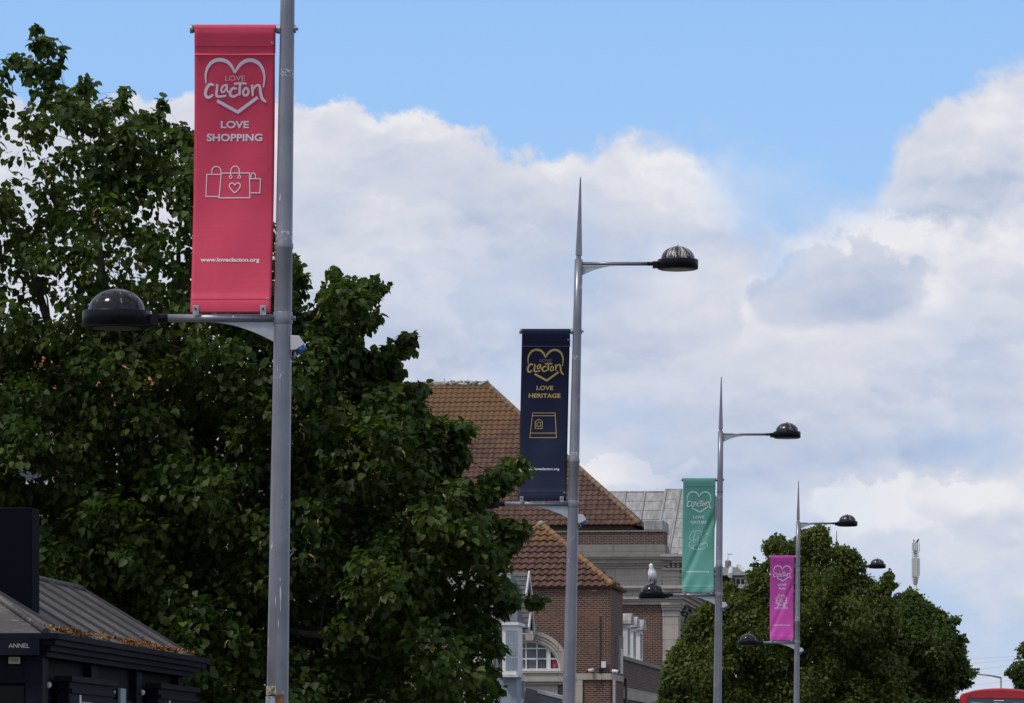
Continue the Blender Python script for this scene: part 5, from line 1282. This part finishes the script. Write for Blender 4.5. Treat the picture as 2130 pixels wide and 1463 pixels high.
# ------------------------------------------------------------------ slim phone mast with two birds, cables, street light, bus
def mast():
    Y = 300.0; k = Y/F; b = W(1903, HY, Y); root = empty('phone_mast', (b.x, Y, 0)); tag(root, 'slim pale phone mast with boxed antennas rising above the trees', 'mast')
    z = lambda py: EYE+(HY-py)*k; x = lambda px: (px-1903)*k
    pale = pbr('pale_mast_grey', (.50,.50,.48), .6)
    MB().tube([(x(1904.5), 0, 0), (x(1904), 0, z(1218))], [.35, .12], 16).tube([(x(1904), 0, z(1218)), (x(1903.5), 0, z(1126))], [.10, .09], 12).build('pole', pale, root)
    a = MB().box(x(1897), x(1907), -.25, .25, z(1199), z(1161)); a.box(x(1909), x(1913), -.2, .25, z(1198), z(1161)); a.build('antenna_panel', pale, root)
    a = MB().box(x(1897.5), x(1906), -.25, .2, z(1145.5), z(1129)); a.box(x(1908), x(1909.5), -.2, .2, z(1147), z(1128)); a.box(x(1912), x(1913), -.05, .05, z(1149), z(1129)); a.build('antenna_panel', pale, root)
    r = MB()
    for i, py in enumerate((1150, 1155, 1158.5)): r.rev([(.24,0),(.26,.03),(.24,.06)], (x(1904), 0, z(py)), 16)
    for i, py in enumerate((1202, 1205.5, 1209, 1212.5, 1216)): r.rev([(.26-.03*i,0),(.28-.03*i,.04),(.26-.03*i,.07)], (x(1904), 0, z(py)), 16)
    r.build('rings', pale, root); r = MB()
    for i, py in enumerate((1203.7, 1207.2, 1210.7, 1214.2, 1200, 1148, 1153)): r.rev([(.15,0),(.15,.05)], (x(1904), 0, z(py)), 12)
    r.build('dark_collars', M['cable'], root)
    for (px, s_, lab, t) in ((1902, .85, 'smaller dark bird perched on top of the phone mast, on the left', -15), (1907, 1.15, 'larger dark bird perched on top of the phone mast, on the right', 35)):
        q = empty('perched_bird', (b.x+x(px), Y, z(1128.2))); tag(q, lab, 'bird', 'birds on the mast'); R = Matrix.Rotation(radians(t), 3, 'Y'); m = MB()
        prof = [(0,.01),(.05,.05),(.12,.065),(.18,.05),(.215,.032),(.25,.034),(.27,.01)]; vs = []
        for (zz, r_) in prof:
            for j in range(10): vs.append(R @ Vector((r_*cos(2*pi*j/10), r_*sin(2*pi*j/10), zz-.02))*s_)
        m.add(vs, [(i*10+j, i*10+(j+1) % 10, (i+1)*10+(j+1) % 10, (i+1)*10+j) for i in range(6) for j in range(10)], True)
        m.build('body', M['cable'], q); MB().add([R @ Vector((-.03*s_,0,.0)), R @ Vector((.03*s_,0,.0)), R @ Vector((.03*s_,.02,-.13*s_)), R @ Vector((-.02*s_,.02,-.13*s_))], [(0,1,2,3)]).build('tail', M['cable'], q)
mast()
def wires():
    pole = empty('telegraph_pole', ((1968-CX)*262/F, 262, 0)); tag(pole, 'wooden telegraph pole behind the rounded tree, holding the overhead cables', 'pole')
    MB().tube([(0, 0, 0), (0, 0, EYE+(HY-1372)*262/F)], [.16, .11], 10).build('shaft', M['bark'], pole)
    L = [((1968,1374),(2029,1370),(2130,1365),(2300,1357)), ((1968,1386),(2030,1380),(2114,1372),(2300,1352)), ((1968,1400),(2030,1394),(2114,1382),(2300,1350)),
         ((1968,1424),(2058,1407),(2106,1398),(2300,1360)), ((1968,1434),(2017,1428),(2078,1419),(2300,1380))]
    lab = ['topmost overhead cable in the sky right of the trees', 'second overhead cable from the top in the right sky', 'middle overhead cable of five in the right sky', 'overhead cable crossing behind the arm of the plain street light', 'lowest overhead cable just above the red bus']
    mt = pbr('grey_cable', (.34,.36,.40), .7)
    for p, l in zip(L, lab):
        m = MB(); pts = [W(a, b, 262) for a, b in p]; m.tube(pts, .006, 5); o = m.build('overhead_cable', mt); tag(o, l, 'cable', 'overhead cables')
wires()
def plain_light():
    Y = 180.0; b = W(2082, HY, Y); root = empty('street_light', (b.x, Y, 0)); tag(root, 'plain grey single-arm street light behind the red bus', 'street lamp')
    k = Y/F; z = EYE+(HY-1410)*k; g = pbr('plain_galvanised', (.20,.20,.21), .6, metal=.3)
    MB().tube([(0,0,0),(0,0,3),(0,0,z+.04)], [.08,.045,.035], 10).build('pole', g, root)
    MB().tube([(0,0,z), (-.5,0,z+.10), (-1.3,0,z+.17), (-1.9,0,z+.19)], [.035,.03,.022,.02], 8).build('arm', g, root)
    MB().ell((-2.2, 0, z+.19), (.34, .13, .07)).build('lantern', g, root)
plain_light()
def bus():
    Y = 128.0; f = Frame(1991, Y, atan(.118)); B = f.empty('double_decker_bus'); B.rotation_euler = (0, radians(1.0), -f.th); tag(B, 'red double-decker bus at the lower right, only its upper deck in the frame', 'bus')
    red = pbr('red_bus_paint', mottled((.40,.012,.016), (.33,.010,.014), 2.0), .35, coat=.15); Wd = 2.5; H = 4.33; Lh = 10.5
    def sec(inset=0.0, top=H):
        w0, w1 = inset, Wd-inset; P = [(w0, .35), (w0, 3.99)]
        for i in range(1, 8): a = pi/2*i/8; P.append((w0+.12*(1-cos(a)), 3.99+.17*sin(a)))
        for i in range(0, 9): t = i/8; x = w0+.12+(w1-w0-.24)*t; P.append((x, 4.16+(top-4.16)*(1-(2*t-1)**2)**.8))
        for i in range(7, 0, -1): a = pi/2*i/8; P.append((w1-.12*(1-cos(a)), 3.99+.17*sin(a)))
        P += [(w1, 3.99), (w1, .35)]; return P
    m = MB(); rings = []
    for (y, ins, tp) in ((.0, .10, H-.06), (.05, .03, H-.015), (.16, 0, H), (Lh-.2, 0, H), (Lh, .08, H-.1)):
        rings.append([(x, y, z) for x, z in sec(ins, tp)])
    n = len(rings[0]); vs = [v for r in rings for v in r]; fs = [(i*n+j, i*n+(j+1) % n, (i+1)*n+(j+1) % n, (i+1)*n+j) for i in range(4) for j in range(n)]
    m.add(vs, fs+[tuple(range(n)), tuple(range(4*n, 5*n))], False); m.build('body', red, B)
    MB().box(.24, Wd-.24, -.015, .02, 2.85, 4.02).build('rear_window', M['glass'], B, bevel=.01)
    fr = MB().box(.20, .235, -.03, 0, 2.8, 4.06).box(Wd-.235, Wd-.20, -.03, 0, 2.8, 4.06).box(.235, Wd-.235, -.03, 0, 4.025, 4.06).box(.235, Wd-.235, -.03, 0, 2.8, 2.835); fr.build('window_frame', red, B)
    MB().box(1.02, 1.32, -.035, -.017, 3.94, 3.965).build('white_label', M['white'], B)
    g = MB()
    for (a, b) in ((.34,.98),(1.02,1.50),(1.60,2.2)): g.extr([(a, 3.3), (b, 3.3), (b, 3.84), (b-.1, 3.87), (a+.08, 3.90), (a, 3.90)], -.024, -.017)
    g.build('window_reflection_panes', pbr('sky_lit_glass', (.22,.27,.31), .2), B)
    for x in (.30, Wd-.30): MB().ell((x, .0, 4.10), (.035, .03, .025)).build('marker_light', pbr('red_lens', (.35,.01,.01), .3), B)
    for x in (.12, Wd-.12): MB().box(x-.07, x+.07, -.02, .02, 1.0, 1.7).build('rear_light', bpy.data.materials['red_lens'], B)
    MB().box(.3, Wd-.3, -.02, .01, 1.5, 2.3).build('lower_rear_window', M['glass'], B)
    for x in (-.01, Wd+.01):
        for (z0, z1) in ((1.3, 2.2), (3.0, 3.85)): MB().box(x-.006, x+.006, .6, Lh-.5, z0, z1).build('side_windows', M['glass'], B)
    for y in (2.6, 8.2):
        for x in (.02, Wd-.32):
            w = MB().tube([(x, y, .48), (x+.3, y, .48)], .48, 20).build('wheel', M['black'], B); MB().tube([(x-.01, y, .48), (x+.31, y, .48)], .26, 16).build('rim', M['zinc'], w)
bus()
